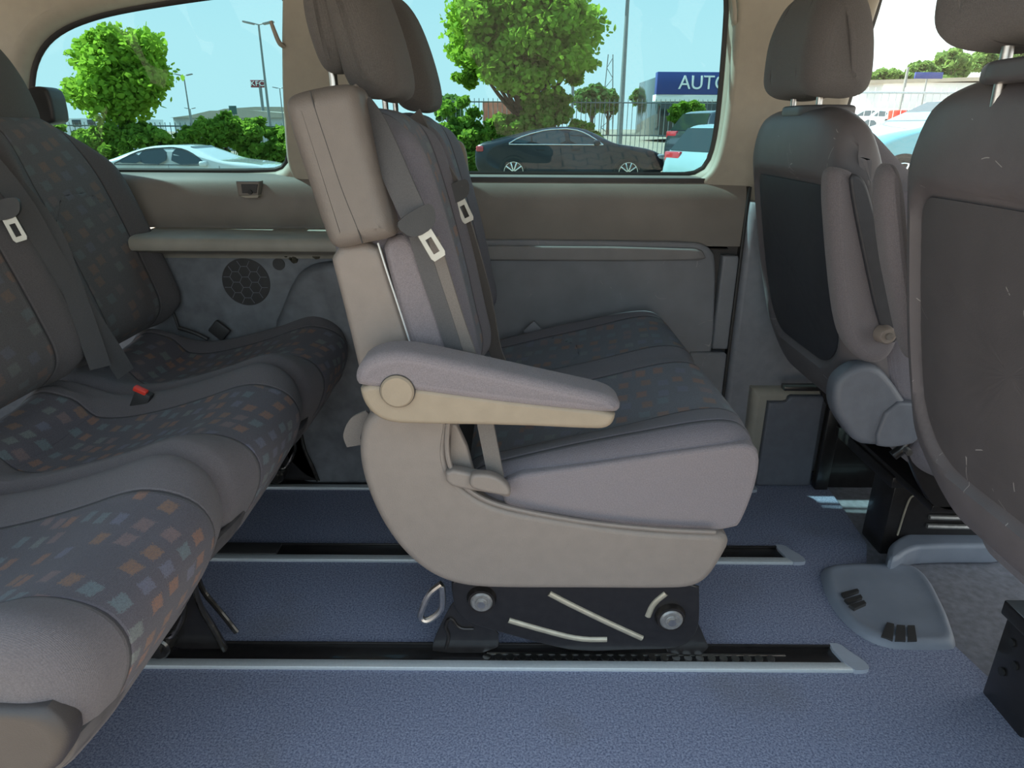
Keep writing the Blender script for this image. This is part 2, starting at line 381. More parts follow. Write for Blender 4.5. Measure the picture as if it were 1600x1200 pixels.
def cyl(bm, a, b, r, r2=None, n=24, caps=True, bev=0):
    a, b = Vector(a), Vector(b); d = b-a; q = d.to_track_quat('Z', 'Y').to_matrix()
    r2 = r if r2 is None else r2
    prof = [(0, r), (d.length, r2)] if not bev else [(0, r-bev), (bev, r), (d.length-bev, r2), (d.length, r2-bev)]
    rs = []
    for h, rr in prof:
        rs.append([bm.verts.new(a+q @ Vector((rr*math.cos(2*PI*i/n), rr*math.sin(2*PI*i/n), h))) for i in range(n)])
    for A, B in zip(rs, rs[1:]):
        for i in range(n): bm.faces.new((A[i], A[(i+1) % n], B[(i+1) % n], B[i]))
    if caps: bm.faces.new(rs[0]); bm.faces.new(rs[-1])
def tube(bm, pts, r, n=10, smooth=2, closed=False):
    P = [Vector(p) for p in pts]
    for _ in range(smooth):
        Q = []
        m = len(P)
        for i in range(m if closed else m-1):
            a, b = P[i], P[(i+1) % m]; Q += [a*.75+b*.25, a*.25+b*.75]
        if not closed: Q = [P[0]]+Q+[P[-1]]
        P = Q
    rs = []; up = None; m = len(P)
    for i, p in enumerate(P):
        if closed: d = P[(i+1) % m]-P[i-1]
        else: d = P[min(i+1, m-1)]-P[max(i-1, 0)]
        d.normalize()
        if up is None: up = d.orthogonal().normalized()
        up = (up-d*up.dot(d)).normalized(); sd_ = d.cross(up)
        rr = r(i/(m-1)) if callable(r) else r
        rs.append([bm.verts.new(p+up*rr*math.cos(2*PI*k/n)+sd_*rr*math.sin(2*PI*k/n)) for k in range(n)])
    prs = list(zip(rs, rs[1:]))+([(rs[-1], rs[0])] if closed else [])
    for A, B in prs:
        for i in range(n): bm.faces.new((A[i], A[(i+1) % n], B[(i+1) % n], B[i]))
    if not closed: bm.faces.new(rs[0]); bm.faces.new(rs[-1])
def strap(bm, pts, wdir, w, th=.0016):
    """flat webbing along pts; wdir one vector or a list, th thickness"""
    P = [Vector(p) for p in pts]; n = len(P); W = [Vector(wdir)]*n if not isinstance(wdir, list) else [Vector(v) for v in wdir]
    # smooth
    def cr(i, t, A):
        p0, p1, p2, p3 = A[max(i-1, 0)], A[i], A[i+1], A[min(i+2, n-1)]
        return .5*((2*p1)+(p2-p0)*t+(2*p0-5*p1+4*p2-p3)*t*t+(3*p1-3*p2+p3-p0)*t**3)
    Q, X = [], []
    for i in range(n-1):
        for k in range(6): Q.append(cr(i, k/6, P)); X.append(cr(i, k/6, W))
    Q.append(P[-1]); X.append(W[-1]); rs = []
    for i, q in enumerate(Q):
        d = (Q[min(i+1, len(Q)-1)]-Q[max(i-1, 0)]).normalized(); ww = (X[i]-d*X[i].dot(d)).normalized(); nn = d.cross(ww)
        wi = w/2
        rs.append([bm.verts.new(q+ww*wi*a+nn*th*b) for a, b in ((-1, -1), (1, -1), (1, 1), (-1, 1))])
    for A, B in zip(rs, rs[1:]):
        for i in range(4): bm.faces.new((A[i], A[(i+1) % 4], B[(i+1) % 4], B[i]))
    bm.faces.new(rs[0]); bm.faces.new(rs[-1])
def loft(bm, rings, closed=True, caps=True):
    rs = [[bm.verts.new(p) for p in r] for r in rings]
    for A, B in zip(rs, rs[1:]):
        n = len(A)
        for i in range(n if closed else n-1): bm.faces.new((A[i], A[(i+1) % n], B[(i+1) % n], B[i]))
    if caps: bm.faces.new(rs[0]); bm.faces.new(rs[-1])
    return rs
def flat(bm, outer, holes, f, flip=False):
    """tessellated polygon with holes; f maps (a, b) to a point"""
    polys = [outer]+holes
    tri = tessellate_polygon([[Vector((a, b, 0)) for a, b in p] for p in polys])
    pts = [q for p in polys for q in p]; vs = [bm.verts.new(f(a, b)) for a, b in pts]
    for t3 in tri:
        try: bm.faces.new([vs[i] for i in t3])
        except ValueError: pass
    return vs
def slab(bm, outl, f0, f1, it=1, n=None):
    """plate between two mappings of one outline"""
    p = chaikin(outl, it) if it else list(outl)
    if n: p = resample(p, n)
    A = [bm.verts.new(f0(a, b)) for a, b in p]; B = [bm.verts.new(f1(a, b)) for a, b in p]; k = len(p)
    for i in range(k): bm.faces.new((A[i], A[(i+1) % k], B[(i+1) % k], B[i]))
    bm.faces.new(A); bm.faces.new(B)
def copy_tree(o, parent=None):
    c = o.copy(); C.objects.link(c); c.parent = parent
    for ch in list(o.children): copy_tree(ch, c)
    return c
def ss(a, b, x):
    t = min(1, max(0, (x-a)/(b-a))); return t*t*(3-2*t)
def text(name, s, size, m, parent, M4, ext=.004, align='CENTER'):
    cu = bpy.data.curves.new(name, 'FONT'); cu.body = s; cu.size = size; cu.extrude = ext; cu.align_x = align; cu.align_y = 'CENTER'
    tmp = bpy.data.objects.new('tmp', cu); C.objects.link(tmp); dg = bpy.context.evaluated_depsgraph_get(); dg.update()
    me = bpy.data.meshes.new_from_object(tmp.evaluated_get(dg)); bpy.data.objects.remove(tmp); me.name = name
    me.materials.clear(); me.materials.append(m); me.transform(M4)
    o = bpy.data.objects.new(name, me); C.objects.link(o); o.parent = parent; return o

# ================================================================== VAN BODY
# floor
bm = BM()
outl = [(-2.1, .40), (1.0, .40), (.995, 1.0), (.97, 1.16), (.93, 1.3), (.90, 1.42), (.965, 1.55), (.985, 1.75), (1.0, 1.97), (1.0, 2.02), (-2.1, 2.02)]
slab(bm, outl, lambda a, b: (a, b, 0), lambda a, b: (a, b, -.06), 0)
tag(obj('floor', bm, M['carpet']), 'blue speckled carpet floor of the van', None, None, 'structure')
bm = BM(); boxr(bm, (.85, .40, -.09), (2.5, 2.02, -.012), 0)
tag(obj('floor', bm, M['cabcarpet']), 'worn grey cab floor beside the front seats', None, None, 'structure')

# windows on the left wall
w2 = aWs([(560, 272), (560, 100), (560, -40), (1000, -40), (1142, -30), (1139, 40), (1130, 150), (1122, 215), (1113, 250), (1100, 268), (1082, 274), (1060, 275), (900, 274)])
w1 = aWs([(448, -14), (443, 60), (444, 150), (449, 225), (449, 248), (440, 264), (420, 269), (300, 269), (150, 268), (60, 266), (40, 250), (38, 200), (40, 120), (48, 88), (66, 60), (98, 38), (150, 20), (210, 8), (300, -6), (400, -18)])
w3 = [(.89, .90), (1.4, .89), (2.05, .87), (2.07, 1.05), (1.80, 1.40), (1.4, 1.42), (.93, 1.42), (.91, 1.2)]
def wallpt(a, b, off=0): return (a, wallY(b)-off, b)
def window(name, outl, gl, it=1, lab=None, frame_m=None):
    p = chaikin(outl, it); p = resample(p, 96); nr = normals2(p)
    g = thing(name, (p[0][0], 2.0, p[0][1]), lab, None, None, 'structure')
    bm = BM(); slab(bm, p, lambda a, b: wallpt(a, b, -.030), lambda a, b: wallpt(a, b, -.034), 0)
    obj('glass', bm, gl, g)
    bm = BM()      # rubber seal
    def ring(d, y): return [wallpt(q[0]+n_[0]*d, q[1]+n_[1]*d, y) for q, n_ in zip(p, nr)]
    loft(bm, [ring(.006, -.034), ring(-.008, -.026), ring(-.009, -.022), ring(-.004, -.018), ring(.006, -.018)], True, False)
    obj('seal', bm, M['rubber'], g)
    # soft reveal that turns out to the wall face
    R_ = .035; bm = BM()
    loft(bm, [ring(R_*(1-math.cos(k/8*PI/2))+.002, -.026+.040*math.sin(k/8*PI/2)) for k in range(9)], True, False)
    obj('reveal', bm, frame_m or M['cream'], g)
    return [(q[0]+n_[0]*(R_+.002), q[1]+n_[1]*(R_+.002)) for q, n_ in zip(p, nr)]
h1 = window('window_1', w1, M['glass'], 2, 'rear side window with dark seal, white sedan behind it', M['cream'])
h2 = window('window_2', w2, M['glass'], 2, 'wide middle side window with pale frame, dark sedan behind it', M['cream'])
h3 = window('window_3', w3, M['glass2'], 1, 'front cab side window seen between the front seats', M['cream'])
bm = BM()
flat(bm, [(-2.15, BELT-.005), (2.5, BELT-.03), (2.5, 1.48), (-2.15, 1.48)], [h1, h2, h3], lambda a, b: wallpt(a, b, .014))
flat(bm, [(-2.15, BELT-.005), (2.5, BELT-.03), (2.5, 1.48), (-2.15, 1.48)], [h1, h2, h3], lambda a, b: wallpt(a, b, -.07))
tag(obj('wall_left', bm, M['cream'], sharp=.5), 'cream upper wall lining around the side windows', None, None, 'structure')

# lower wall, a section (y, z) swept along x
def sweep(bm, sec, x0, x1, it=2, thick=.02):
    p = chaikin(sec, it, False)
    back = [(q[0]+thick, q[1]) for q in reversed(p)]
    loft(bm, [[(x, a, b) for a, b in p+back] for x in (x0, x1)], True, True)
zb = .905
sec_mid = [(2.0, .925), (1.975, .922), (1.950, .905), (1.935, .87), (1.935, .82), (1.94, .74), (1.94, .735)]
bm = BM(); sweep(bm, sec_mid, -.45, .66); sweep(bm, [(1.94, .735), (1.955, .733), (1.955, .727), (1.94, .726)], -.45, .62, 0)
wl = obj('trim_1', bm, M['band']); tag(wl, 'brown grey plastic band under the middle window', None, None, 'structure')
bm = BM(); sweep(bm, [(2.0, .925), (1.975, .922), (1.950, .905), (1.938, .87), (1.935, .82), (1.945, .785), (1.945, .778)], -2.12, -.45)
tag(obj('trim_2', bm, M['band']), 'brown grey plastic band under the rear window', None, None, 'structure')
bm = BM(); sweep(bm, [(1.96, .778), (1.90, .777), (1.815, .774), (1.797, .766), (1.795, .745), (1.80, .735), (1.86, .722), (1.895, .712), (1.90, .700)], -1.02, -.45, 1)
tag(obj('trim_3', bm, M['ledge']), 'stained plastic ledge above the speaker', None, None, 'structure')
# card below on the middle part: raised rounded panel with a groove round it
bm = BM(); boxr(bm, (-.45, 1.955, -.02), (1.06, 1.985, .92), 0)
tag(obj('wall_left', bm, M['dark']), 'dark gap behind the lower side panels', None, None, 'structure')
bm = BM()
co = aYs([(735, 374), (900, 375), (1085, 378), (1104, 383), (1116, 396), (1120, 420), (1118, 480), (1116, 540), (1110, 556)], 1.93)
pt = [(-.44, co[0][1])]+co[1:]+[(co[-1][0]-.02, .02), (-.44, .02)]
puff(bm, pt, 1.925, 1.965, .006, n=120, ny=2, it=1, cap=True, m_=3,
     warp=lambda a, y, b, n_: (a, y+.012*ss(.70, .685, b) if y < 1.95 else y, b))
tag(obj('trim_4', bm, M['card']), 'scratched grey lower side panel with rounded corner', None, None, 'structure')
# ledge strip on top of that card
bm = BM(); c0 = aY(1100, 398, 1.92)
puff(bm, [(-.44, .737), (c0[0]-.02, .737), (c0[0]+.005, .715), (c0[0]+.005, .695), (-.44, .695)], 1.912, 1.935, .006, n=90, it=1, m_=3)
tag(obj('trim_5', bm, M['strip']), 'light grey strip along the top of the lower side panel', None, None, 'structure')
# post panel right of the card
bm = BM(); a0 = aY(1127, 400, 1.93); a1 = aY(1157, 400, 1.93)
puff(bm, [(a0[0]+.004, .71), (a1[0]-.004, .71), (a1[0]-.004, .43), (a0[0]+.004, .43)], 1.925, 1.965, .006, n=60, it=0, m_=3)
puff(bm, [(a0[0]-.06, .42), (a1[0]-.004, .42), (a1[0]-.002, .02), (a0[0]-.06, .02)], 1.925, 1.965, .006, n=60, it=0, m_=3)
tag(obj('trim_6', bm, M['card']), 'narrow grey panel between side panel and door pillar', None, None, 'structure')
# B pillar
bm = BM()
bo = aWs([(1148, -40), (1143, 60), (1134, 160), (1122, 235), (1108, 268), (1086, 283), (1098, 300), (1112, 314), (1130, 320), (1172, 322), (1262, 322), (1274, 150), (1285, -60)])
p = bo
puff(bm, [(a, b) for a, b in p], 0, .035, .014, n=140, ny=2, it=1, m_=4, warp=lambda a, y, b, n_: (a, wallY(b)+.004-y, b))
tag(obj('trim_7', bm, M['cream']), 'cream pillar lining behind the front seat', None, None, 'structure')
bm = BM()
puff(bm, [(a1[0]+.006, .862), (1.05, .862), (1.05, .02), (a1[0]+.006, .02)], 1.915, 1.99, .016, n=80, it=0, m_=4)
tag(obj('trim_8', bm, M['greyp']), 'grey lower pillar lining beside the step box', None, None, 'structure')
bm = BM(); boxr(bm, (a1[0]-.002, 1.93, .02), (a1[0]+.008, 1.96, .9), .001)
tag(obj('trim_9', bm, M['rubber']), 'black seal strip running down beside the pillar', None, None, 'structure')
# cab door lower
bm = BM(); boxr(bm, (1.04, 1.93, -.02), (2.4, 1.99, .875), .01)
tag(obj('door_1', bm, M['dark']), 'lower lining of the front cab door', None, None, 'structure')
# pillar C raised lining between windows
bm = BM(); po = aWs([(445, -40), (443, 100), (447, 200), (452, 262), (470, 290), (540, 290), (556, 270), (556, -40)])
puff(bm, po, 0, .03, .012, n=100, it=1, m_=4, warp=lambda a, y, b, n_: (a, wallY(b)+.006-y, b))
tag(obj('trim_10', bm, M['cream']), 'cream pillar lining between the two side windows', None, None, 'structure')
# rear card with speaker and wheel arch
rw = thing('wall_rear_side', (-1.0, 1.93, 0), None, None, None, 'structure'); rw.name = 'wall_left'
bm = BM(); boxr(bm, (-2.12, 1.905, -.02), (-.45, 1.97, .705), .002); obj('side_card', bm, M['rearcard'], rw)
sp = aY(384, 441, 1.90)
bm = BM()
R_ = .068
cyl(bm, (sp[0], 1.907, sp[1]), (sp[0], 1.902, sp[1]), R_, n=48); g = obj('speaker_grille', bm, M['dark'], rw); g['label'] = 'dark round speaker grille with honeycomb bars'
bm = BM(); hs = .0175
for i in range(-5, 6):
    for j in range(-5, 6):
        cx_ = (i*1.5)*hs; cz_ = (j+.5*(i % 2))*hs*math.sqrt(3)
        for k in range(6):
            a_, b_ = (cx_+hs*math.cos(k*PI/3), cz_+hs*math.sin(k*PI/3)), (cx_+hs*math.cos((k+1)*PI/3), cz_+hs*math.sin((k+1)*PI/3))
            if k < 3 and math.hypot(*a_) < R_*.99 and math.hypot(*b_) < R_*.99:
                box(bm, (sp[0]+(a_[0]+b_[0])/2, 1.900, sp[1]+(a_[1]+b_[1])/2), (hs*1.05, .002, .0012), 0, Matrix.Rotation(-math.atan2(b_[1]-a_[1], b_[0]-a_[0]), 3, 'Y'))
obj('honeycomb_bars', bm, M['greyp'], g)
s2 = aY(435, 413, 1.9); bm = BM(); cyl(bm, (s2[0], 1.907, s2[1]), (s2[0], 1.901, s2[1]), .017, n=32); obj('tweeter_grille', bm, M['dark'], rw)
bm = BM()     # wheel arch bulge
puff(bm, aYs([(425, 512), (440, 480), (452, 448), (468, 424), (492, 413), (560, 409), (640, 409), (640, 760), (425, 760)], 1.86), 1.86, 1.93, .022, n=100, it=1, m_=5)
obj('wheel_arch', bm, M['rearcard'], rw)
bm = BM()
for k in range(60):
    u_ = random.random(); px = 236+u_*270; py = 391+random.gauss(0, 2)+(4 if px > 440 else 0)*random.random()*3
    q = aY(px, py, 1.898); rr = random.uniform(.002, .006)*(2.2 if px > 455 else 1)
    cyl(bm, (q[0], 1.905, q[1]), (q[0], 1.897, q[1]), rr, n=7)
tag(obj('mould_stain', bm, M['green'], rw), None, None, None, 'stuff')
# ceiling and far ends
bm = BM(); sweep(bm, [(.42, 1.40), (.50, 1.46), (.75, 1.49), (1.2, 1.50), (1.65, 1.49), (1.84, 1.46), (1.905, 1.40), (1.92, 1.36)], -2.15, 2.0, 2, .004)
tag(obj('ceiling', bm, M['headliner']), 'cream cloth headliner', None, None, 'structure')
bm = BM(); boxr(bm, (-2.2, .38, -.1), (-2.13, 2.0, .92), .01); boxr(bm, (-2.2, .38, 1.35), (-2.13, 1.95, 1.5), .01)
tag(obj('wall_rear', bm, M['cream']), 'lining of the tailgate', None, None, 'structure')
# black box on the rear window
bm = BM(); puff(bm, aYs([(40, 136), (62, 134), (76, 142), (85, 186), (82, 192), (60, 196), (36, 200), (36, 150)], 1.86), 1.86, 1.93, .01, n=60, it=1, m_=3)
tag(obj('belt_guide', bm, M['dark'], None, loc=(aY(60, 196, 1.9)[0], 1.9, aY(60, 196, 1.9)[1])), 'black plastic housing mounted at the rear edge of the rear side window', 'housing')
# socket cover
s0 = aY(388, 293, 1.93); t_ = thing('socket_cover', (s0[0], 1.93, s0[1]), 'small grey socket housing set into the band below the rear window', 'socket')
bm = BM(); puff(bm, aYs([(370, 283), (407, 283), (405, 306), (374, 306)], 1.925), 1.915, 1.95, .004, n=40, it=0, m_=2); obj('body', bm, M['band'], t_)
bm = BM(); q = aYs([(376, 288), (402, 288), (400, 302), (378, 302)], 1.91); puff(bm, q, 1.9115, 1.92, .001, n=40, it=0, m_=2); obj('recess', bm, M['dark'], t_)
q = aY(391, 300, 1.91); bm = BM(); cyl(bm, (q[0], 1.912, q[1]), (q[0], 1.906, q[1]), .006, n=20); obj('button', bm, M['rubber'], t_)
bm = BM(); q = aYs([(376, 306), (405, 305), (403, 309), (384, 309)], 1.91); puff(bm, q, 1.908, 1.93, .001, n=30, it=0, m_=2); obj('lip', bm, M['cream'], t_)
# coat hooks
def hook(px, py, Y, sz, label):
    sz *= .75
    q = aY(px, py, Y); bm = BM()
    tube(bm, [(q[0], Y, q[1]-.05*sz), (q[0]-.005, Y-.02*sz, q[1]-.045*sz), (q[0]-.014*sz, Y-.035*sz, q[1]-.01*sz), (q[0]-.024*sz, Y-.03*sz, q[1]+.02*sz)], lambda u: .009*sz*(1-.35*u), 12)
    tag(obj('coat_hook', bm, M['cream'], None, loc=(q[0], Y, q[1])), label, 'hook')
hook(440, 46, wallY(1.28)-.02, 1.0, 'small pale coat hook on the pillar between the side windows')
hook(1150, 6, wallY(1.33)-.02, 1.1, 'pale coat hook on the pillar behind the front seat')

# ================================================================== FLOOR FITTINGS
def rail(Y, x1, label, teeth=None):
    t_ = thing('seat_rail', (x1, Y, 0), label, 'rail', 'aluminium seat rails in the floor')
    bm = BM(); boxr(bm, (-1.9, Y-.008, -.002), (x1-.005, Y+.014, .009), .003); obj('aluminium_lip', bm, M['alu'], t_)
    bm = BM(); boxr(bm, (-1.9, Y+.014, -.002), (x1-.012, Y+.062, .003), .001); boxr(bm, (-1.9, Y+.062, -.002), (x1-.012, Y+.066, .008), .001); obj('channel', bm, M['black'], t_)
    bm = BM(); k = -.05 if teeth else .0
    if not teeth: k = x1-.3
    while k < x1-.15:
        cyl(bm, (k, Y+.026, .003), (k, Y+.026, .0065), .0085, n=12); k += .025
    boxr(bm, (-.05 if teeth else x1-.3, Y+.034, .003), (x1-.13, Y+.040, .0055), .001)
    tg = obj('toothed_strip', bm, M['bsteel'] if teeth is None else M['steel'], t_)
    bm = BM()
    slab(bm, [(x1-.012, Y-.010), (x1+.018, Y-.010), (x1+.030, Y-.002), (x1+.026, Y+.02), (x1+.008, Y+.045), (x1-.002, Y+.068), (x1-.03, Y+.068)],
         lambda a, b: (a, b, -.002), lambda a, b: (a, b, .010), 1); obj('end_cap', bm, M['capp'], t_)
    return t_
rail(1.094, .715, 'nearest aluminium seat rail crossing the blue floor', 1)
rail(1.462, .733, 'middle aluminium seat rail passing under the middle bench')
rail(1.830, .733, 'farthest aluminium seat rail, close to the side wall')
# black cover strip lying in the middle rail
bm = BM(); q0 = aZ(345, 862, 0)[0]; q1 = aZ(437, 862, 0)[0]; boxr(bm, (q0-.4, 1.474, .004), (q1, 1.524, .012), .003)
tag(obj('rail_cover', bm, M['dark'], None, loc=(q1, 1.5, .004)), 'black rubber cover strip lying in the middle seat rail', 'cover strip')
# floor vent cover
vc = thing('floor_vent_cover', (.9, 1.25, 0), 'blue grey moulded vent cover on the floor in front of the seat rails', 'vent')
vo_ = aZs([(1283, 900), (1290, 893), (1310, 889), (1360, 888), (1420, 889), (1440, 902), (1458, 925), (1476, 960), (1486, 990), (1492, 1010), (1480, 1014), (1430, 1014), (1385, 1012), (1345, 995), (1315, 968), (1293, 935)], .0)
cx0, cy0 = sum(q[0] for q in vo_)/len(vo_), sum(q[1] for q in vo_)/len(vo_)
bm = BM(); pr = resample(chaikin(vo_, 2), 96)
def vh(a, b):   # dish shape of the cover
    u, v = (a-cx0), (b-cy0); return .016+.010*ss(-.02, .10, v)
rr = []
for k, (s_, h_) in enumerate(((1.03, -.002), (1.01, .006), (.96, .014), (.90, .017), (.84, .0155), (.78, .013), (.60, .013), (.4, .013), (.2, .013), (.05, .013))):
    rr.append([(cx0+(a-cx0)*s_, cy0+(b-cy0)*s_, h_+.006*ss(.0, .1, (b-cy0)*s_)*(k > 0)) for a, b in pr])
loft(bm, rr); obj('cover', bm, M['vent'], vc)
for (quads, lab) in ((([(1377, 990), (1387, 966), (1399, 969), (1397, 996)], [(1399, 996), (1402, 970), (1416, 971), (1417, 997)], [(1419, 997), (1419, 971), (1431, 971), (1435, 997)]), 0),
                     (([(1314, 924), (1340, 915), (1344, 920), (1320, 931)], [(1319, 934), (1345, 924), (1349, 930), (1326, 941)], [(1326, 943), (1350, 933), (1355, 939), (1337, 950)]), 1)):
    bm = BM()
    for qd in quads:
        o_ = aZs(qd, .026); cxx = sum(a for a, b in o_)/4; cyy = sum(b for a, b in o_)/4
        slab(bm, [(cxx+(a-cxx)*.92, cyy+(b-cyy)*(.92 if lab == 0 else .75)) for a, b in o_], lambda a, b: (a, b, .0), lambda a, b: (a, b, .0175 if lab == 0 else .0215), 0)
    obj('vent_slots', bm, M['dark'], vc)
# step box at the pillar
st_ = thing('step_box', (.75, 1.85, 0), 'blue grey plastic box with a notched cover on the floor by the door pillar', 'box')
xa, xb = aY(1196, 640, 1.88)[0], aY(1276, 640, 1.88)[0]
bm = BM(); zt = aY(1230, 604, 1.88)[1]
puff(bm, [(xa-.045, zt-.01), (xb+.02, zt-.01), (xb+.02, -.005), (xa-.02, -.005), (xa-.04, .1)], 1.88, 2.0, .022, n=100, it=0, m_=5); obj('body', bm, M['ledge'], st_)
bm = BM(); zz = zt-.045
puff(bm, [(xa, zz), (xa+.055, zz), (xa+.06, zz+.02), (xb+.01, zz+.02), (xb+.015, .0), (xa, .0)], 1.863, 1.89, .006, n=80, it=0, m_=3); obj('cover', bm, M['bluep'], st_)

# ================================================================== SEAT PIECES
def headrest(parent, cx, cy, z0, wy, tx, hz, lean, m, posts=True, seam_col=True, tuck=None, fwd=1, split=False):
    """headrest: stack of rounded sections; lean shifts x with height"""
    h = bpy.data.objects.new('headrest', None); C.objects.link(h); h.parent = parent; h.location = Vector((cx, cy, z0))-origin(parent)
    full_ = [(-.50, .10), (-.50, .30), (-.45, .62), (-.28, .90), (.0, 1.0), (.22, .97), (.38, .80), (.47, .50), (.5, .2), (.46, .03), (.2, -.03), (-.1, -.02), (-.36, .0)]
    side = [(-.14, .06), (-.16, .30), (-.16, .62), (-.10, .92), (.04, 1.0), (.22, .97), (.38, .80), (.47, .50), (.5, .2), (.46, .03), (.25, -.03), (.0, -.02)]
    out = [(cx+a*tx+fwd*lean*b, z0+b*hz) for a, b in (side if split else full_)]
    bm = BM()
    def wp(a, y, b, n_):
        t = (y-cy)/(wy/2); k = (b-z0)/hz
        yy = cy+(y-cy)*(1-.16*ss(.45, 1.05, k)-.05*ss(.2, 0, k))
        return (a-fwd*.018*(t*t), yy, b-.012*t*t)
    sm = lambda a, y, b, u: abs(abs(y-cy)-wy*(.20+.08*(b-z0)/hz*(1-(b-z0)/hz)*4))
    puff(bm, out, cy-wy/2, cy+wy/2, tx*.36, n=80, ny=10, it=2, m_=7, warp=wp, seam=sm, mask=lambda a, y, b, u: -1)
    o = obj('pad', bm, m, h)
    if split:
     bm = BM(); back_ = [(cx+a*tx+fwd*lean*b, z0+b*hz) for a, b in ((-.42, .30), (-.43, .52), (-.35, .76), (-.20, .95), (-.05, 1.02), (.05, .9), (.05, .4), (-.05, .16), (-.25, .13), (-.38, .17))]
     puff(bm, back_, cy-wy/2+.012, cy+wy/2-.012, tx*.25, n=70, ny=8, it=2, m_=6, warp=wp); obj('back_pad', bm, m, h)
    if posts:
        for s in (-1, 1):
            bm = BM(); px_ = .062 if split else .028; cyl(bm, (cx-px_+.006, cy+s*.07, z0-.07), (cx-px_, cy+s*.07, z0+.09), .0065, n=14); obj('post', bm, M['steel'], h)
    return h

# ------------------------------------------------------------------ middle bench
YN, YF = 1.06, 1.90          # near and far side of the middle bench
mb = thing('bench_seat', (.1, 1.48, 0), 'two-seat grey bench with raised near armrest, seen side-on in the middle of the van', 'seat bench')
YC = (1.275, 1.685)
# cushion
def T5(l, Y=YN): return aYs(l, Y)
cus = T5([(775, 735), (900, 706), (1020, 684), (1110, 668), (1160, 668), (1182, 688), (1190, 712), (1184, 748), (1168, 792), (1148, 833), (1000, 840), (760, 840), (720, 780), (740, 745)])
def cmask(x, y, z, u):
    d = min(.135-abs(y-1.30), 1) if y < 1.49 else min(.135-abs(y-1.69), 1)
    d = min(d, x+.10, z-.40)
    return d
def cseam(x, y, z, u):
    yc = 1.30 if y < 1.49 else 1.69
    if z < .42: return 1
    d = math.hypot((x-.02), (y-yc)*.95)
    side = abs(y-(YN+.035)) if z > .42 else 1
    return min(abs(d-.155) if x > .05 else 1, side)
def cwarp(x, y, z, n_):
    yc = 1.30 if y < 1.49 else 1.69
    d = abs(y-yc)/.20
    k = max(0, n_[1])*ss(.40, .50, z)
    dz = k*(-.030*(1-ss(.45, 1.0, d)))*(1-.6*ss(.15, .40, x))
    if abs(y-1.495) < .06: dz -= k*.018*(1-abs(y-1.495)/.06)
    rise = -.018*ss(.2, -.1, x)*0
    fx = .012*max(0, n_[0])*(1-ss(.5, 1, d))
    return (x+fx, y, z+dz+rise)
bm = BM(); puff(bm, cus, YN, YF, .045, n=110, ny=40, it=2, m_=7, mask=cmask, seam=cseam, warp=cwarp)
cu = obj('cushion', bm, M['fabp'], mb); cu['label'] = 'seat cushion with faded orange and teal squares'
# side cloth panel of the cushion
bm = BM(); sp_ = T5([(788, 742), (900, 727), (1020, 709), (1120, 695), (1172, 690), (1186, 706), (1182, 746), (1166, 792), (1148, 829), (1000, 825), (870, 805), (792, 795), (784, 770)], YN)
puff(bm, sp_, YN-.009, YN+.05, .008, n=110, it=1, m_=4); o = obj('cushion_side', bm, M['side'], mb); o['label'] = 'woven cloth on the cushion side, coloured paler as if lit'
# side shell
bm = BM()
shl = T5([(572, 648), (560, 690), (565, 740), (590, 805), (625, 858), (668, 896), (715, 915), (770, 920), (900, 920), (1050, 921), (1085, 918), (1106, 905), (1122, 882), (1150, 832), (1060, 831), (960, 823), (860, 806), (790, 795), (745, 777), (712, 750), (698, 722), (700, 690), (712, 650), (700, 630), (620, 630)], YN-.02)
puff(bm, shl, YN-.025, YN+.06, .014, n=150, it=2, m_=5); obj('side_shell', bm, M['shell'], mb)
bm = BM()   # rim where shell wraps to the cushion
rim = [(700, 660), (697, 705), (706, 740), (732, 768), (772, 789), (840, 804), (930, 819), (1040, 829), (1118, 832)]
tube(bm, [(aY(a, b, YN-.028)[0], YN-.026, aY(a, b, YN-.028)[1]) for a, b in rim], .0045, 8); obj('shell_rim', bm, M['shell'], mb)
# pan under the cushion
bm = BM(); pn = T5([(690, 820), (1130, 826), (1100, 905), (760, 905)], YN+.06); puff(bm, pn, YN+.05, YF-.02, .02, n=60, it=0, m_=3); obj('seat_pan', bm, M['dark'], mb)
bm = BM(); puff(bm, [(a, b) for a, b in T5([(572, 648), (560, 690), (565, 740), (590, 805), (625, 858), (668, 896), (715, 915), (1085, 918), (1122, 882), (1150, 832), (760, 830), (712, 750), (712, 650)], YN)], YF-.02, YF+.03, .012, n=100, it=1, m_=4); obj('far_side_shell', bm, M['shell'], mb)

# backrest of the bench, one puff per seat. side profile:
bk = T5([(556, 160), (500, 180), (487, 230), (505, 330), (530, 440), (556, 540), (566, 600), (580, 655), (640, 670), (735, 665), (752, 620), (736, 560), (716, 470), (692, 380), (668, 300), (640, 220), (612, 178)], 1.10)
def bmask(yc):
    def f(x, y, z, u): return min(.115-abs(y-yc), z-.56) if True else 1
    return f
def bwarp(yc, hw):
    def f(x, y, z, n_):
        d = abs(y-yc)/hw; k = max(0, n_[0])
        dx = k*(.030*ss(.45, .9, d)-.012)
        zz = z-.030*ss(.35, 1.0, d)*ss(1.0, 1.12, z)
        return (x+dx, y, zz)
    return f
for yc, y0, y1 in ((1.295, 1.085, 1.485), (1.695, 1.50, 1.895)):
    bm = BM()
    puff(bm, bk, y0, y1, .045, n=140, ny=24, it=2, m_=7, mask=bmask(yc), seam=lambda x, y, z, u: 1, warp=bwarp(yc, .2))
    obj('backrest', bm, M['fabp'], mb)
# far side: grab handle
bm = BM(); gq = [(720, 224), (726, 226), (731, 240), (733, 262), (734, 268)]
tube(bm, [(aY(a, b, 1.915)[0]-.01, 1.915, aY(a, b, 1.915)[1]) for a, b in gq], .008, 10); obj('grab_handle', bm, M['tan'], mb)
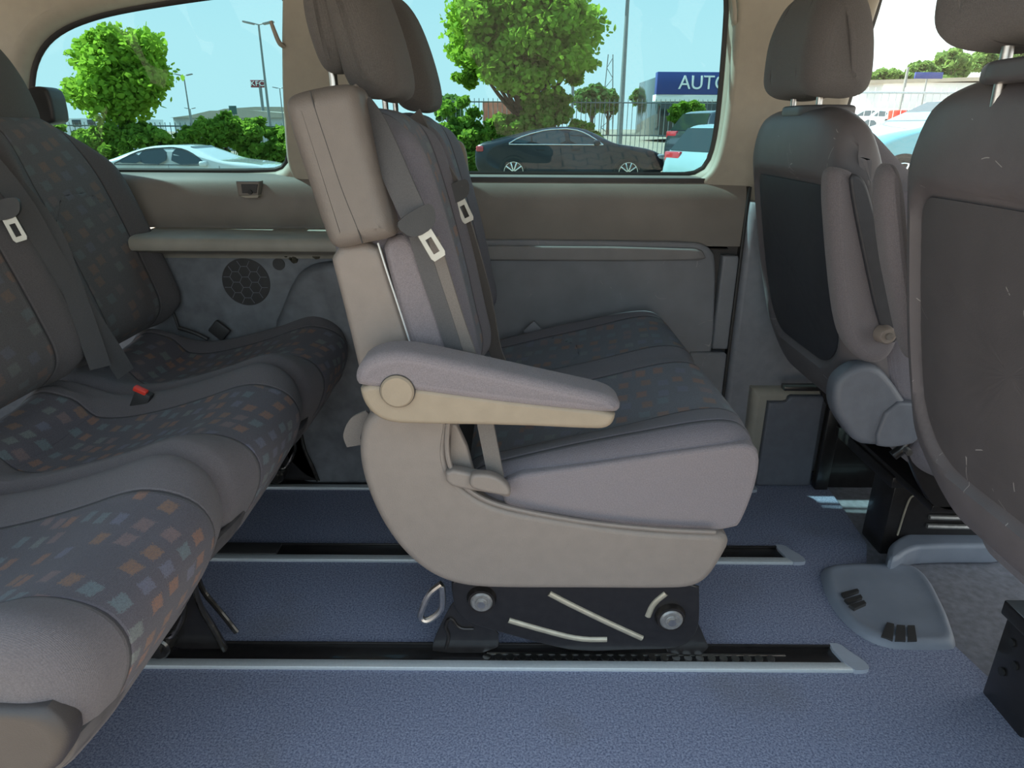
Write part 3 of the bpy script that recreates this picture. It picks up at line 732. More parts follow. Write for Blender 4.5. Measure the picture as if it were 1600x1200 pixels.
# plastic side of the lower backrest
bm = BM(); lo_ = T5([(512, 385), (590, 375), (606, 430), (626, 490), (648, 560), (650, 640), (580, 660), (566, 600), (552, 540), (532, 460)], 1.07)
puff(bm, lo_, 1.065, 1.12, .012, n=100, it=1, m_=4); obj('backrest_side_plate', bm, M['shell'], mb)
bm = BM(); sc_ = T5([(596, 375), (640, 362), (668, 420), (694, 500), (716, 570), (700, 600), (660, 610), (645, 555), (622, 480), (606, 420)], 1.075)
puff(bm, sc_, 1.068, 1.12, .014, n=90, it=1, m_=4); o = obj('backrest_side_cloth', bm, M['side'], mb); o['label'] = 'woven cloth on the backrest side, coloured paler as if lit'
# white piping line
bm = BM(); tube(bm, [(aY(a, b, 1.06)[0], 1.063, aY(a, b, 1.06)[1]) for a, b in ((590, 380), (604, 425), (624, 485), (643, 545))], .0016, 6); obj('piping', bm, M['alu'], mb)
# belt housing on top of the near side (big rounded shell)
bm = BM()
bh = T5([(441, 168), (446, 150), (470, 141), (520, 131), (545, 130), (556, 142), (562, 165), (580, 235), (600, 305), (618, 362), (612, 374), (560, 384), (535, 391), (515, 388), (503, 360), (480, 290), (458, 225)], 1.035)
puff(bm, bh, 1.03, 1.145, .026, n=120, it=1, m_=7, ny=4); bh_o = obj('belt_housing', bm, M['housing'], mb)
bm = BM(); tube(bm, [(aY(a, b, 1.03)[0], 1.031, aY(a, b, 1.03)[1]) for a, b in ((484, 142), (492, 170), (512, 230), (535, 300), (560, 360), (566, 380))], .0013, 6); obj('seam_line', bm, M['dark'], bh_o)
bm = BM(); tube(bm, [(aY(548, 140, 1.10)[0], 1.10, aY(548, 140, 1.10)[1]), (aY(556, 160, 1.10)[0]+.01, 1.10, aY(556, 160, 1.1)[1]), (aY(560, 180, 1.10)[0]+.012, 1.12, aY(560, 180, 1.1)[1])], .012, 12); obj('belt_outlet', bm, M['shell'], mb)
# armrest
ar = bpy.data.objects.new('armrest', None); C.objects.link(ar); ar.parent = mb; q = aY(621, 611, 1.0); ar.location = Vector((q[0], 1.0, q[1]))-mb.location
YA = .965
bm = BM(); af = aYs([(553, 596), (555, 580), (566, 564), (590, 553), (630, 550), (700, 564), (800, 586), (900, 608), (950, 619), (970, 632), (972, 641), (962, 650), (850, 640), (760, 630), (640, 613), (560, 607)], YA)
puff(bm, af, YA, YA+.075, .016, n=130, it=1, m_=6, warp=lambda a, y, b, n_: (a, y, b)); obj('pad', bm, M['side'], ar)
bm = BM(); tr_ = aYs([(560, 600), (640, 606), (760, 622), (860, 634), (963, 644), (960, 662), (948, 671), (930, 672), (800, 666), (640, 664), (605, 661), (582, 649), (566, 628)], YA+.004)
puff(bm, tr_, YA+.004, YA+.071, .008, n=120, it=1, m_=4); obj('lower_trim', bm, M['tan'], ar)
bm = BM(); q = aY(621, 611, YA); cyl(bm, (q[0], YA+.01, q[1]), (q[0], YA-.006, q[1]), .0262, n=48, bev=.003); obj('pivot_cap', bm, M['tan'], ar)
bm = BM(); cyl(bm, (q[0], YA+.012, q[1]), (q[0], YA-.0005, q[1]), .0275, n=48); obj('cap_gap', bm, M['dark'], ar)
bm = BM(); cyl(bm, (q[0], YA+.07, q[1]), (q[0], 1.08, q[1]), .022, n=24); obj('pivot', bm, M['dark'], ar)
# headrests
headrest(mb, *[aY(572, 150, 1.29)[0]+.025], 1.275, aY(560, 148, 1.28)[1], .27, .135, .225, -.045, M['head'], split=True)
headrest(mb, *[aY(640, 170, 1.69)[0]+.015], 1.69, aY(660, 168, 1.69)[1], .27, .135, .225, -.045, M['head'], split=True)
# release lever + buckle side
bm = BM(); lv_ = aYs([(697, 728), (745, 738), (770, 741), (790, 753), (799, 768), (795, 775), (775, 769), (752, 765), (735, 763), (697, 754)], 1.03)
puff(bm, lv_, 1.02, 1.045, .006, n=70, it=1, m_=3); obj('release_lever', bm, M['shell'], mb)
bm = BM(); lv_ = aYs([(734, 745), (742, 739), (770, 741), (790, 753), (799, 768), (795, 775), (770, 771), (748, 766), (733, 760)], 1.012)
puff(bm, lv_, 1.008, 1.03, .006, n=60, it=1, m_=3); obj('lever_grip', bm, M['shell'], mb)
bm = BM(); pk = aYs([(703, 662), (712, 662), (730, 700), (742, 745), (700, 735)], 1.055); puff(bm, pk, 1.055, 1.075, .004, n=40, it=0, m_=3); obj('hinge_cover', bm, M['shell'], mb)
# belts
def belt(pts, w, m_, name='seat_belt', wd=(0, 1, 0), parent=mb):
    bm = BM(); strap(bm, [(aY(a, b, Y)[0], Y, aY(a, b, Y)[1]) for a, b, Y in pts], wd, w); return obj(name, bm, m_, parent)
def tongue(px, py, Y, rot, parent, sc=1.0):
    q = aY(px, py, Y); t_ = bpy.data.objects.new('belt_tongue', None); C.objects.link(t_); t_.parent = parent
    Mx = Matrix.Translation((q[0], Y, q[1])) @ Matrix.Rotation(rot, 4, 'Y') @ Matrix.Rotation(math.radians(22), 4, 'Z') @ Matrix.Scale(sc, 4)
    t_.location = Vector((q[0], Y, q[1]))-origin(parent)
    bm = BM(); slab(bm, [(-.034, .012), (-.026, .022), (.026, .022), (.034, .012), (.026, -.008), (.012, -.016), (-.012, -.016), (-.026, -.008)], lambda a, b: (a, -.006, b), lambda a, b: (a, .006, b), 1)
    bmesh.ops.transform(bm, matrix=Mx, verts=bm.verts); obj('grip', bm, M['dark'], t_)
    bm = BM(); outer = [(-.012, -.010), (.012, -.010), (.013, -.056), (.010, -.062), (-.010, -.062), (-.013, -.056)]; inner = [(-.0055, -.026), (.0055, -.026), (.0055, -.052), (-.0055, -.052)]
    for y in (-.0015, .0015): flat(bm, outer, [inner], lambda a, b: (a, y, b))
    for ring in (outer, inner):
        k = len(ring)
        for i in range(k):
            a, b = ring[i], ring[(i+1) % k]; bm.faces.new([bm.verts.new(v) for v in ((a[0], -.0015, a[1]), (b[0], -.0015, b[1]), (b[0], .0015, b[1]), (a[0], .0015, a[1]))])
    bmesh.ops.remove_doubles(bm, verts=bm.verts, dist=1e-5)
    bmesh.ops.transform(bm, matrix=Mx, verts=bm.verts); o = obj('tongue_plate', bm, M['tongue'], t_)
    return t_
WD = (.62, -.75, .1)
belt([(563, 168, 1.10), (582, 195, 1.085), (604, 240, 1.065), (628, 295, 1.045), (652, 346, 1.035)], .044, M['beltd'], wd=(.9, -.25, .35))
belt([(672, 372, 1.055), (690, 430, 1.055), (712, 500, 1.055), (733, 560, 1.055), (750, 620, 1.05), (762, 680, 1.045), (775, 745, 1.045)], .030, M['belt'], wd=(.9, -.3, .3))
belt([(650, 358, 1.058), (668, 420, 1.060), (692, 490, 1.060), (714, 560, 1.060)], .030, M['beltd'], wd=(.9, -.3, .3))
tongue(655, 350, 1.025, -.52, mb, .95)
belt([(645, 180, 1.50), (662, 215, 1.48), (690, 265, 1.46), (712, 300, 1.45)], .042, M['belt'], wd=(.85, -.45, .25))
belt([(716, 318, 1.46), (738, 390, 1.47), (757, 460, 1.48), (772, 540, 1.49), (785, 572, 1.50)], .036, M['belt'], wd=(.8, -.5, .2))
tongue(713, 303, 1.44, -.42, mb, 1.0)
belt([(580, 650, 1.075), (560, 660, 1.08), (550, 680, 1.085), (555, 696, 1.09)], .03, M['belt'], 'loose_strap', (1, 0, 0))
# belt anchor slide
bm = BM(); q = aY(834, 520, 1.88); box(bm, (q[0], 1.90, q[1]), (.045, .012, .045), .004, Matrix.Rotation(.8, 3, 'Y')); obj('far_buckle', bm, M['greyp'], mb)

# bench base near side and far side
def base(Yp, parent, near=True):
    b_ = bpy.data.objects.new('base_frame', None); C.objects.link(b_); b_.parent = parent; b_.location = Vector((.13, Yp, 0))-origin(parent)
    P = lambda l: [aY(a, c, 1.12) for a, c in l]
    def pl(l, y, th, m_='black', n='plate', it=1):
        bm = BM(); puff(bm, P(l), Yp+y, Yp+y+th, .002, n=90, it=it, m_=2); obj(n, bm, M[m_], b_)
    pl([(706, 925), (705, 900), (1092, 900), (1093, 960), (1090, 985), (1075, 1005), (1050, 1014), (1000, 1014), (905, 1018), (850, 1006), (775, 985), (735, 974), (712, 955)], 0, .006, n='side_plate')
    pl([(676, 1024), (674, 1010), (700, 955), (712, 940), (740, 975), (778, 984), (780, 1024)], .008, .006, n='foot_plate')
    pl([(1045, 1026), (1040, 1012), (1070, 1000), (1088, 975), (1092, 975), (1114, 1028)], .008, .006, n='foot_plate')
    for (a, c, r_) in ((752, 944, .0235), (1050, 972, .0245)):
        q = aY(a, c, 1.10); bm = BM()
        cyl(bm, (q[0], Yp+.004, q[1]), (q[0], Yp-.012, q[1]), r_*1.35, r_*1.15, 32); o = obj('pivot_ring', bm, M['bsteel'], b_)
        bm = BM(); cyl(bm, (q[0], Yp-.008, q[1]), (q[0], Yp-.016, q[1]), r_*.95, n=32, bev=.003); cyl(bm, (q[0], Yp-.014, q[1]), (q[0], Yp-.0185, q[1]), r_*.55, n=24, bev=.001); obj('bolt', bm, M['boltm'], o)
        bm = BM(); cyl(bm, (q[0], Yp-.018, q[1]), (q[0], Yp-.0215, q[1]), r_*.36, n=6); obj('bolt_head', bm, M['steel'], o)
    for l in (((858, 926), (890, 943), (950, 972), (1003, 996)), ((795, 968), (850, 984), (905, 998), (948, 998)), ((1040, 926), (1020, 942), (1012, 962))):
        bm = BM(); tube(bm, [(aY(a, c, 1.12)[0], Yp+.0025, aY(a, c, 1.12)[1]) for a, c in l], .0072, 10); obj('pressed_rib', bm, M['rib'], b_)
    bm = BM(); tube(bm, [(aY(a, c, 1.12)[0], Yp+.006, aY(a, c, 1.12)[1]) for a, c in ((697, 1015), (702, 995), (694, 980), (704, 965), (716, 985), (740, 985))], .0035, 8); obj('foot_rib', bm, M['bsteel'], b_)
    if near:
        bm = BM(); tube(bm, [(aY(a, c, 1.09)[0], 1.09, aY(a, c, 1.09)[1]) for a, c in ((690, 912), (672, 925), (660, 950), (656, 966), (668, 971), (690, 955), (692, 935), (690, 915))], .0065, 8); obj('pull_loop', bm, M['steel'], b_)
    return b_
base(1.118, mb); base(1.855, mb, False)
bm = BM()
for a, c in ((752, 944), (1050, 972)):
    q = aY(a, c, 1.10); cyl(bm, (q[0], 1.12, q[1]), (q[0], 1.86, q[1]), .014, n=16)
obj('cross_tubes', bm, M['black'], mb)

# ------------------------------------------------------------------ rear bench
rb = thing('bench_seat', (-.9, 1.2, 0), 'three-seat rear bench with patterned cushions along the left edge of the view', 'seat bench')
RY0, SW = .57, .455        # near side and seat pitch
seatc = [.78+SW*i for i in range(3)]; RY1 = 1.90
prof = [(-1.10, .47), (-1.02, .475), (-.96, .455), (-.90, .435), (-.80, .450), (-.68, .485), (-.59, .520), (-.54, .523), (-.502, .506), (-.485, .470), (-.487, .43), (-.505, .385), (-.535, .34), (-.57, .28), (-.9, .27), (-1.10, .30)]
def near_c(y): return min(seatc, key=lambda c: abs(c-y))
def rmask(x, y, z, u):
    d = .125-abs(y-near_c(y)); d2 = x+1.06
    if z < .35: return -1
    return min(d, d2)
def rseam(x, y, z, u):
    yb = [seatc[0]+SW/2, seatc[1]+SW/2]; v = min(abs(y-q) for q in yb)
    cross = abs(x+.93) if z > .40 and abs(y-near_c(y)) < .125 else 1
    return min(v if z > .30 else 1, cross)
def rwarp(x, y, z, n_):
    d = abs(y-near_c(y))/(SW/2); top = max(0, n_[1]); fr = max(0, n_[0])
    dz = top*(.030*ss(.45, .85, d)*(1-ss(-.60, -.48, x)*.5)-.008*(1-ss(0, .6, d)))
    dz += top*.028*ss(-.925, -.97, x)*ss(-1.10, -1.02, x)*(1-ss(.6, .8, d))
    dz -= (top)*.020*max(0, 1-abs(d-1)/.10)
    dx = fr*(.022*(1-ss(.4, 1, d)) - .016*max(0, 1-abs(d-1)/.14))
    return (x+dx, y, z+dz)
bm = BM(); puff(bm, prof, RY0, RY1, .05, n=120, ny=96, it=2, m_=7, mask=rmask, seam=rseam, warp=rwarp)
o = obj('cushion', bm, M['fabq'], rb); o['label'] = 'long cushion with orange and teal squares on dark cloth'
# skirt under the cushion, torn cloth valance
bm = BM(); sk = [(-.545, .36), (-.50, .392), (-.508, .355), (-.54, .322), (-.565, .294), (-.59, .278), (-.61, .272), (-.615, .29), (-.59, .32)]
puff(bm, sk, RY0+.015, RY1-.01, .004, n=60, ny=60, it=1, m_=2, warp=lambda x, y, z, n_: (x+.006*math.sin(y*31), y, z+(.010*math.sin(y*17)+.007*math.sin(y*43))*ss(.30, .22, z)))
obj('skirt', bm, M['skirt'], rb)
bm = BM(); puff(bm, [(-.62, .31), (-.57, .30), (-.60, .26), (-.70, .22), (-1.0, .22), (-1.05, .30)], RY0+.02, RY1-.02, .01, n=60, it=1, m_=3); obj('seat_pan', bm, M['dark'], rb)
bm = BM(); puff(bm, [(-.52, .455), (-.495, .42), (-.50, .385), (-.53, .345), (-.60, .325), (-.9, .31), (-1.05, .33), (-1.05, .44), (-.80, .44)], RY0-.012, RY0+.03, .012, n=90, it=1, m_=5); obj('end_shell', bm, M['endshell'], rb)
# backrests
rbk = [(-1.00, .53), (-.965, .58), (-.985, .66), (-1.02, .78), (-1.06, .90), (-1.10, 1.00), (-1.13, 1.05), (-1.18, 1.075), (-1.23, 1.05), (-1.24, .95), (-1.20, .80), (-1.15, .65), (-1.10, .53), (-1.05, .50)]
def rbwarp(yc):
    def f(x, y, z, n_):
        d = abs(y-yc)/.225; k = max(0, n_[0]); top = ss(.93, 1.07, z)
        dx = k*(.040*ss(.50, .92, d)-.010)
        return (x+dx, yc+(y-yc)*(1-.20*ss(.9, 1.08, z)), z-.05*ss(.4, 1.0, d)*top)
    return f
def rbmask(yc):
    return lambda x, y, z, u: min(.128-abs(y-yc), x+1.16 if z < 1.0 else 1)
for i, yc in enumerate(seatc):
    bm = BM()
    puff(bm, rbk, yc-.224, yc+.224, .055, n=120, ny=26, it=2, m_=7, mask=rbmask(yc), warp=rbwarp(yc),
         seam=lambda x, y, z, u, yc=yc: abs(math.hypot(y-yc, (z-.74)*1.0)-.155) if z > .80 and abs(y-yc) < .128 else 1)
    obj('backrest', bm, M['fabb'], rb)
    headrest(rb, -1.215, yc, 1.05, .265, .12, .20, -.04, M['head'])
# belts of the rear bench: webbing from shoulder to the gap, tongue, buckle
def wbelt(pts, w, m_, parent, wd):
    bm = BM(); strap(bm, pts, wd, w); return obj('seat_belt', bm, m_, parent)
yb = seatc[1]+SW/2
wbelt([(-1.085, yb-.02, 1.0), (-1.03, yb-.018, .90), (-.995, yb-.01, .78), (-.965, yb+.0, .68), (-.93, yb+.02, .56), (-.915, yb+.03, .50)], .05, M['beltd'], rb, (.3, .9, .1))
wbelt([(-1.075, yb+.02, .95), (-1.01, yb+.02, .84), (-.975, yb+.0, .72), (-.945, yb-.025, .62), (-.925, yb-.04, .54)], .05, M['beltd'], rb, (.3, .9, .1))
q = aY(10, 335, 1.38); t_ = tongue(8, 330, 1.38, -.30, rb, 1.0)
bm = BM(); q = aY(217, 612, 1.40); box(bm, (q[0], 1.402, q[1]-.024), (.036, .022, .056), .004, Matrix.Rotation(.5, 3, 'Y')); o = obj('buckle', bm, M['dark'], rb)
bm = BM(); box(bm, (q[0]+.006, 1.398, q[1]+.004), (.030, .015, .012), .003, Matrix.Rotation(.5, 3, 'Y')); o = obj('buckle_button', bm, M['red'], o); o['label'] = 'red buckle button'
bm = BM(); q = aY(342, 517, 1.88); box(bm, (q[0], 1.885, q[1]), (.05, .014, .045), .005, Matrix.Rotation(.75, 3, 'Y')); obj('buckle', bm, M['dark'], rb)
bm = BM(); tube(bm, [(aY(a, c, 1.89)[0], 1.89, aY(a, c, 1.89)[1]) for a, c in ((257, 462), (272, 490), (280, 515))], .004, 8); tube(bm, [(aY(a, c, 1.88)[0], 1.88, aY(a, c, 1.88)[1]) for a, c in ((280, 512), (305, 520), (325, 530))], .006, 8); obj('belt_anchor', bm, M['dark'], rb)
# feet
def foot(Yp, parent):
    b_ = bpy.data.objects.new('foot_frame', None); C.objects.link(b_); b_.parent = parent; b_.location = Vector((-.7, Yp, 0))-origin(parent)
    bm = BM(); puff(bm, [(-.600, .012), (-.61, .05), (-.638, .13), (-.64, .26), (-.80, .26), (-.86, .14), (-.92, .012), (-.80, .012), (-.74, .03), (-.70, .012)], Yp, Yp+.006, .002, n=120, it=0, m_=2); obj('foot_plate', bm, M['black'], b_)
    bm = BM(); tube(bm, [(-.604, Yp-.006, .014), (-.618, Yp-.006, .07), (-.640, Yp-.006, .13), (-.642, Yp-.006, .25)], .006, 8); obj('edge_bar', bm, M['rib2'], b_)
    bm = BM(); tube(bm, [(-.60, Yp+.05, .014), (-.628, Yp+.05, .07), (-.662, Yp+.05, .13), (-.66, Yp+.05, .20)], .006, 8); tube(bm, [(-.67, Yp-.03, .19), (-.65, Yp-.03, .15), (-.67, Yp-.03, .10), (-.70, Yp-.03, .06), (-.73, Yp-.03, .10), (-.72, Yp-.03, .16)], .0055, 8); obj('bracket_bars', bm, M['rib2'], b_)
    bm = BM(); cyl(bm, (-.725, Yp+.01, .045), (-.725, Yp-.04, .045), .026, n=28, bev=.004); cyl(bm, (-.725, Yp-.035, .045), (-.725, Yp-.046, .045), .012, n=16); obj('pivot_tube', bm, M['rib2'], b_)
    bm = BM(); cyl(bm, (-.70, Yp+.01, .135), (-.70, Yp-.03, .135), .022, n=24, bev=.003); cyl(bm, (-.70, Yp-.03, .135), (-.70, Yp-.036, .135), .009, n=6); obj('bolt', bm, M['steel'], b_)
    return b_
for Yp in (1.13, 1.86): foot(Yp, rb)
foot(.60, rb)
bm = BM(); boxr(bm, (-1.0, .58, .10), (-.72, 1.90, .19), .01); obj('cross_beam', bm, M['black'], rb)

# ------------------------------------------------------------------ front seats
def front_seat(Y0, Y1, dx, label, near, dz=0):
    t_ = thing('front_seat', (1.1, (Y0+Y1)/2, 0), label, 'car seat')
    yc = (Y0+Y1)/2; hw = (Y1-Y0)/2
    back = [(.62, 1.115), (.59, 1.095), (.585, 1.04), (.595, .96), (.615, .86), (.642, .74), (.670, .64), (.695, .56), (.722, .495), (.76, .455), (.82, .45)]
    front = [(.86, .52), (.82, .62), (.775, .74), (.735, .86), (.71, .97), (.690, 1.07), (.66, 1.115)]
    full = [(a+dx, b) for a, b in back+front]
    PZ0, PZ1, PH = .545, .985, hw-.045
    def inside(y, z, mar=0):
        # distance into a rectangle with rounded corners (wide ones at the foot)
        cz = (PZ0+PZ1)/2; hz_ = (PZ1-PZ0)/2; rr_ = .055 if z > cz else .13
        qx, qz = abs(y-yc)-PH+rr_, abs(z-cz)-hz_+rr_
        return rr_-math.hypot(max(qx, 0), max(qz, 0))-min(max(qx, qz), 0)-mar
    def wp(x, y, z, n_):
        d = abs(y-yc)/hw; bk_ = max(0, -n_[0])
        x2 = x+.035*d**4*bk_             # back shell curls forward at the sides
        x2 += .016*ss(0, .020, inside(y, z))*ss(.3, .8, bk_)
        zz = z-.05*d**4*ss(.92, 1.08, z)+.045*ss(.45, 1.0, d)*ss(.60, .45, z)
        yy = yc+(y-yc)*(1-.06*ss(1.0, 1.12, z))
        return (x2, yy, zz+dz)
    bm = BM(); rings = puff(bm, full, Y0, Y1, .04, n=150, ny=60, it=2, m_=7, warp=wp, mask=lambda x, y, z, u: inside(y, z) if x < .78+dx else -1)
    # face materials: recessed area
    lm = bm.verts.layers.float['m']; bm.normal_update()
    o = obj('backrest_shell', bm, [M['frontshell']], t_)
    # flat recessed panel as its own part
    bm = BM()
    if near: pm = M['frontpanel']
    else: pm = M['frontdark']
    prf = resample(chaikin([q for q in full if q in [(a+dx, b) for a, b in back]], 2, False), 200, False)
    def bx_(z):
        return min((abs(q[1]-z), q[0]) for q in prf)[1]
    ol = []
    def corner(cy_, cz_, r_, a0):
        for k in range(13):
            a = a0+k/12*PI/2; ol.append((cy_+r_*math.cos(a), cz_+r_*math.sin(a)))
    g_ = .021
    corner(yc+PH-.055, PZ1-.055, .055-g_, 0); corner(yc-PH+.055, PZ1-.055, .055-g_, PI/2); corner(yc-PH+.13, PZ0+.13, .13-g_, PI); corner(yc+PH-.13, PZ0+.13, .13-g_, 1.5*PI)
    ol = resample(ol, 120); cz = (PZ0+PZ1)/2; rgs = []
    for k in range(15, -1, -1):
        f = max(k/15, .01); row = []
        for y, z in ol:
            y2, z2 = yc+(y-yc)*f, cz+(z-cz)*f; q = wp(bx_(z2), y2, z2, (-1, 0)); row.append((q[0]-.0035, q[1], q[2]))
        rgs.append(row)
    edge = [(q[0]+.012, q[1], q[2]) for q in rgs[0]]
    loft(bm, [edge]+rgs, True, False); bm.faces.new([v for v in bm.verts][-120:])
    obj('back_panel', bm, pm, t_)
    # fabric cushion on the front of the backrest
    fr = [(.645, 1.04), (.66, .95), (.69, .80), (.72, .68), (.76, .56), (.80, .46), (.90, .40), (.96, .46), (.92, .58), (.88, .72), (.85, .86), (.80, 1.0), (.74, 1.07), (.68, 1.09)]
    bm = BM(); puff(bm, [(a+dx, b+dz) for a, b in fr], Y0-.006, Y1+.006, .05, n=100, ny=20, it=2, m_=7, warp=lambda x, y, z, n_: (x+.03*max(0, n_[0])*ss(.5, 1, abs(y-yc)/hw), yc+(y-yc)*(1-.10*ss(.95, 1.06, z)), z-.10*ss(.35, 1.0, abs(y-yc)/hw)*ss(.90, 1.08, z)))
    obj('backrest_cushion', bm, M['fabp'], t_)
    # seat cushion
    cu_ = [(.86, .44), (1.15, .46), (1.35, .47), (1.45, .46), (1.49, .42), (1.48, .34), (1.40, .29), (1.1, .27), (.88, .32)]
    bm = BM(); puff(bm, [(a+dx, b) for a, b in cu_], Y0, Y1, .05, n=80, ny=16, it=2, m_=6); obj('seat_cushion', bm, M['fabp'], t_)
    return t_
fs = front_seat(1.33, 1.88, .015, 'front passenger seat with dark recessed back panel, farther from camera at right', False, -.02)
fn = front_seat(.50, 1.065, -.032, 'nearest front seat with large scratched grey back at the right edge', True)
def fseat_head(parent, X, yc, z0, w_):
    h = headrest(parent, X, yc, z0, w_, .15, .215, -.015, M['fabh'])
    bm = BM()
    puff(bm, [(X-.055, yc-.10), (X+.045, yc-.10), (X+.055, yc-.06), (X+.055, yc+.06), (X+.045, yc+.10), (X-.055, yc+.10)], z0-.045, z0-.022, .006, n=50, it=1, m_=3, mp=lambda a, b, y: (a, b, y))
    obj('headrest_guide', bm, M['dark2'], parent)
    return h
q = aY(1275, 150, 1.60)
fseat_head(fs, .665, 1.60, 1.12, .29)
fseat_head(fn, .585, .78, 1.145, .31)
# armrest on the far front seat, folded up
def up_arm(parent, Y, pts, label=None, m_='fab'):
    a_ = bpy.data.objects.new('armrest', None); C.objects.link(a_); a_.parent = parent
    P = aYs(pts, Y); a_.location = Vector((P[0][0], Y, P[0][1]))-origin(parent)
    bm = BM(); puff(bm, P, Y, Y+.06, .022, n=90, it=2, m_=6); obj('pad', bm, M[m_], a_)
    return a_
a_ = up_arm(fs, 1.27, [(1302, 262), (1320, 262), (1345, 272), (1360, 310), (1385, 400), (1405, 480), (1412, 520), (1400, 555), (1380, 572), (1355, 570), (1335, 552), (1318, 520), (1308, 450), (1300, 350), (1297, 290)])
bm = BM(); puff(bm, aYs([(1328, 270), (1350, 275), (1362, 310), (1390, 420), (1412, 520), (1392, 545), (1372, 500), (1350, 400), (1332, 310)], 1.262), 1.262, 1.275, .005, n=70, it=1, m_=3); obj('trim_strip', bm, M['frontdark'], a_)
q = aY(1382, 522, 1.26); bm = BM(); cyl(bm, (q[0], 1.27, q[1]), (q[0], 1.245, q[1]), .019, .017, n=32, bev=.003); obj('pivot_cap', bm, M['shell'], a_)
bm = BM(); cyl(bm, (q[0], 1.247, q[1]), (q[0], 1.240, q[1]), .007, n=12); obj('bolt', bm, M['steel'], a_)
up_arm(fn, 1.07, [(1392, 258), (1410, 255), (1422, 300), (1428, 400), (1435, 480), (1450, 560), (1435, 575), (1420, 540), (1406, 470), (1392, 400), (1382, 300)])
# recliner cover on far front seat
bm = BM(); puff(bm, aYs([(1318, 585), (1345, 570), (1372, 572), (1392, 590), (1425, 640), (1425, 690), (1400, 697), (1370, 698), (1340, 695), (1320, 670), (1303, 640), (1304, 605)], 1.31), 1.31, 1.36, .014, n=90, it=1, m_=5); rc = obj('recliner_cover', bm, M['bluep'], fs)
bm = BM(); puff(bm, aYs([(1390, 628), (1445, 630), (1440, 690), (1395, 700), (1362, 696)], 1.305), 1.302, 1.34, .006, n=60, it=1, m_=4); obj('lower_cover', bm, M['bluep'], rc)
q = aY(1415, 703, 1.33); bm = BM(); cyl(bm, (q[0], 1.33, q[1]), (q[0], 1.315, q[1]), .008, n=6); obj('bolt', bm, M['steel'], fs)
bm = BM(); tube(bm, [(aY(a, c, 1.34)[0], 1.34, aY(a, c, 1.34)[1]) for a, c in ((1395, 712), (1412, 700), (1428, 675), (1440, 660))], .011, 10); obj('hinge_arm', bm, M['black'], fs)
# bases: black steel boxes
def pedestal(par, plates, X0, louv):
    b_ = bpy.data.objects.new('pedestal', None); C.objects.link(b_); b_.parent = par; b_.location = Vector((1.2, plates[0][0], 0))-origin(par)
    for Y0, Y1 in plates:
        bm = BM(); boxr(bm, (X0, Y0, -.012), (X0+.40, Y1, .205), .005); obj('side_box', bm, M['black'], b_)
    Y0, Y1 = plates[0][0], plates[-1][1]
    bm = BM(); boxr(bm, (X0-.012, Y0-.004, .19), (X0+.44, Y1+.004, .222), .004); obj('top_plate', bm, M['black'], b_)
    if louv:
        bm = BM(); tube(bm, [(X0+.035, Y0-.003, .05), (X0+.04, Y0-.003, .15), (X0+.05, Y0-.003, .175), (X0+.14, Y0-.003, .178)], .0025, 6); obj('pressed_edge', bm, M['rib'], b_)
        for k in range(4):
            bm = BM(); z = .080+.027*k; tube(bm, [(X0+.105, Y0-.004, z), (X0+.20, Y0-.008, z), (X0+.34, Y0-.004, z)], .0070, 8); obj('louvre', bm, M['boltm'], b_)
    for k in range(3):
        bm = BM(); cyl(bm, (X0-.001, Y1-.03-.022*(k % 2), .15-.035*k), (X0-.004, Y1-.03-.022*(k % 2), .15-.035*k), .008, n=16); obj('hole', bm, M['rubber'], b_)
    return b_
sb1 = pedestal(fs, ((1.52, 1.62), (1.875, 1.915)), .985, True)
sb2 = pedestal(fn, ((.52, .60), (.93, 1.04)), .945, False)
# frames between base and seat
for (Y0, Y1, par, X0) in ((1.36, 1.86, fs, .98), (.58, 1.02, fn, .98)):
    bm = BM()
    for Y in (Y0, Y1):
        puff(bm, [(X0-.12, .42), (X0-.08, .42), (X0+.10, .30), (X0+.30, .28), (X0+.30, .215), (X0+.03, .215), (X0-.02, .25)], Y, Y+.02, .003, n=60, it=1, m_=2)
    boxr(bm, (X0, Y0, .215), (X0+.3, Y1, .235), .004)
    obj('seat_frame', bm, M['black'], par)
# frame leg far side (vertical black post by the step box)
bm = BM(); boxr(bm, (.945, 1.84, .0), (.985, 1.87, .36), .003); boxr(bm, (.80, 1.84, .33), (.99, 1.87, .345), .003); obj('support_post', bm, M['black'], sb1)
# raised plastic duct in front of louvres
dt = thing('floor_duct', (1.15, 1.42, 0), 'blue grey raised duct cover on the cab floor in front of the louvred seat base', 'duct')
bm = BM(); do_ = aZs([(1388, 862), (1390, 848), (1412, 833), (1437, 825), (1600, 825), (1600, 852), (1442, 852), (1418, 860), (1404, 872), (1390, 874)], .05)
puff(bm, do_, -.01, .050, .012, n=100, it=1, m_=5, mp=lambda a, b, y: (a, b, y)); obj('cover', bm, M['vent'], dt)

# ================================================================== OUTSIDE
GZ = lambda x, y: -.50+.055*max(-14, min(14, x))+.011*min(y, 30)
bm = BM()
xs = [-200, -60, -14, -8, -4, 0, 4, 8, 14, 60, 200]; ys = [-60, -20, -5, 0, 5, 15, 22, 30, 60, 250]
gv = [[bm.verts.new((x, y, GZ(x, y)-.001)) for x in xs] for y in ys]
for j in range(len(ys)-1):
    for i in range(len(xs)-1): bm.faces.new((gv[j][i], gv[j][i+1], gv[j+1][i+1], gv[j+1][i]))
tag(obj('ground', bm, M['pave']), 'block paved car park ground outside the van', None, None, 'structure')

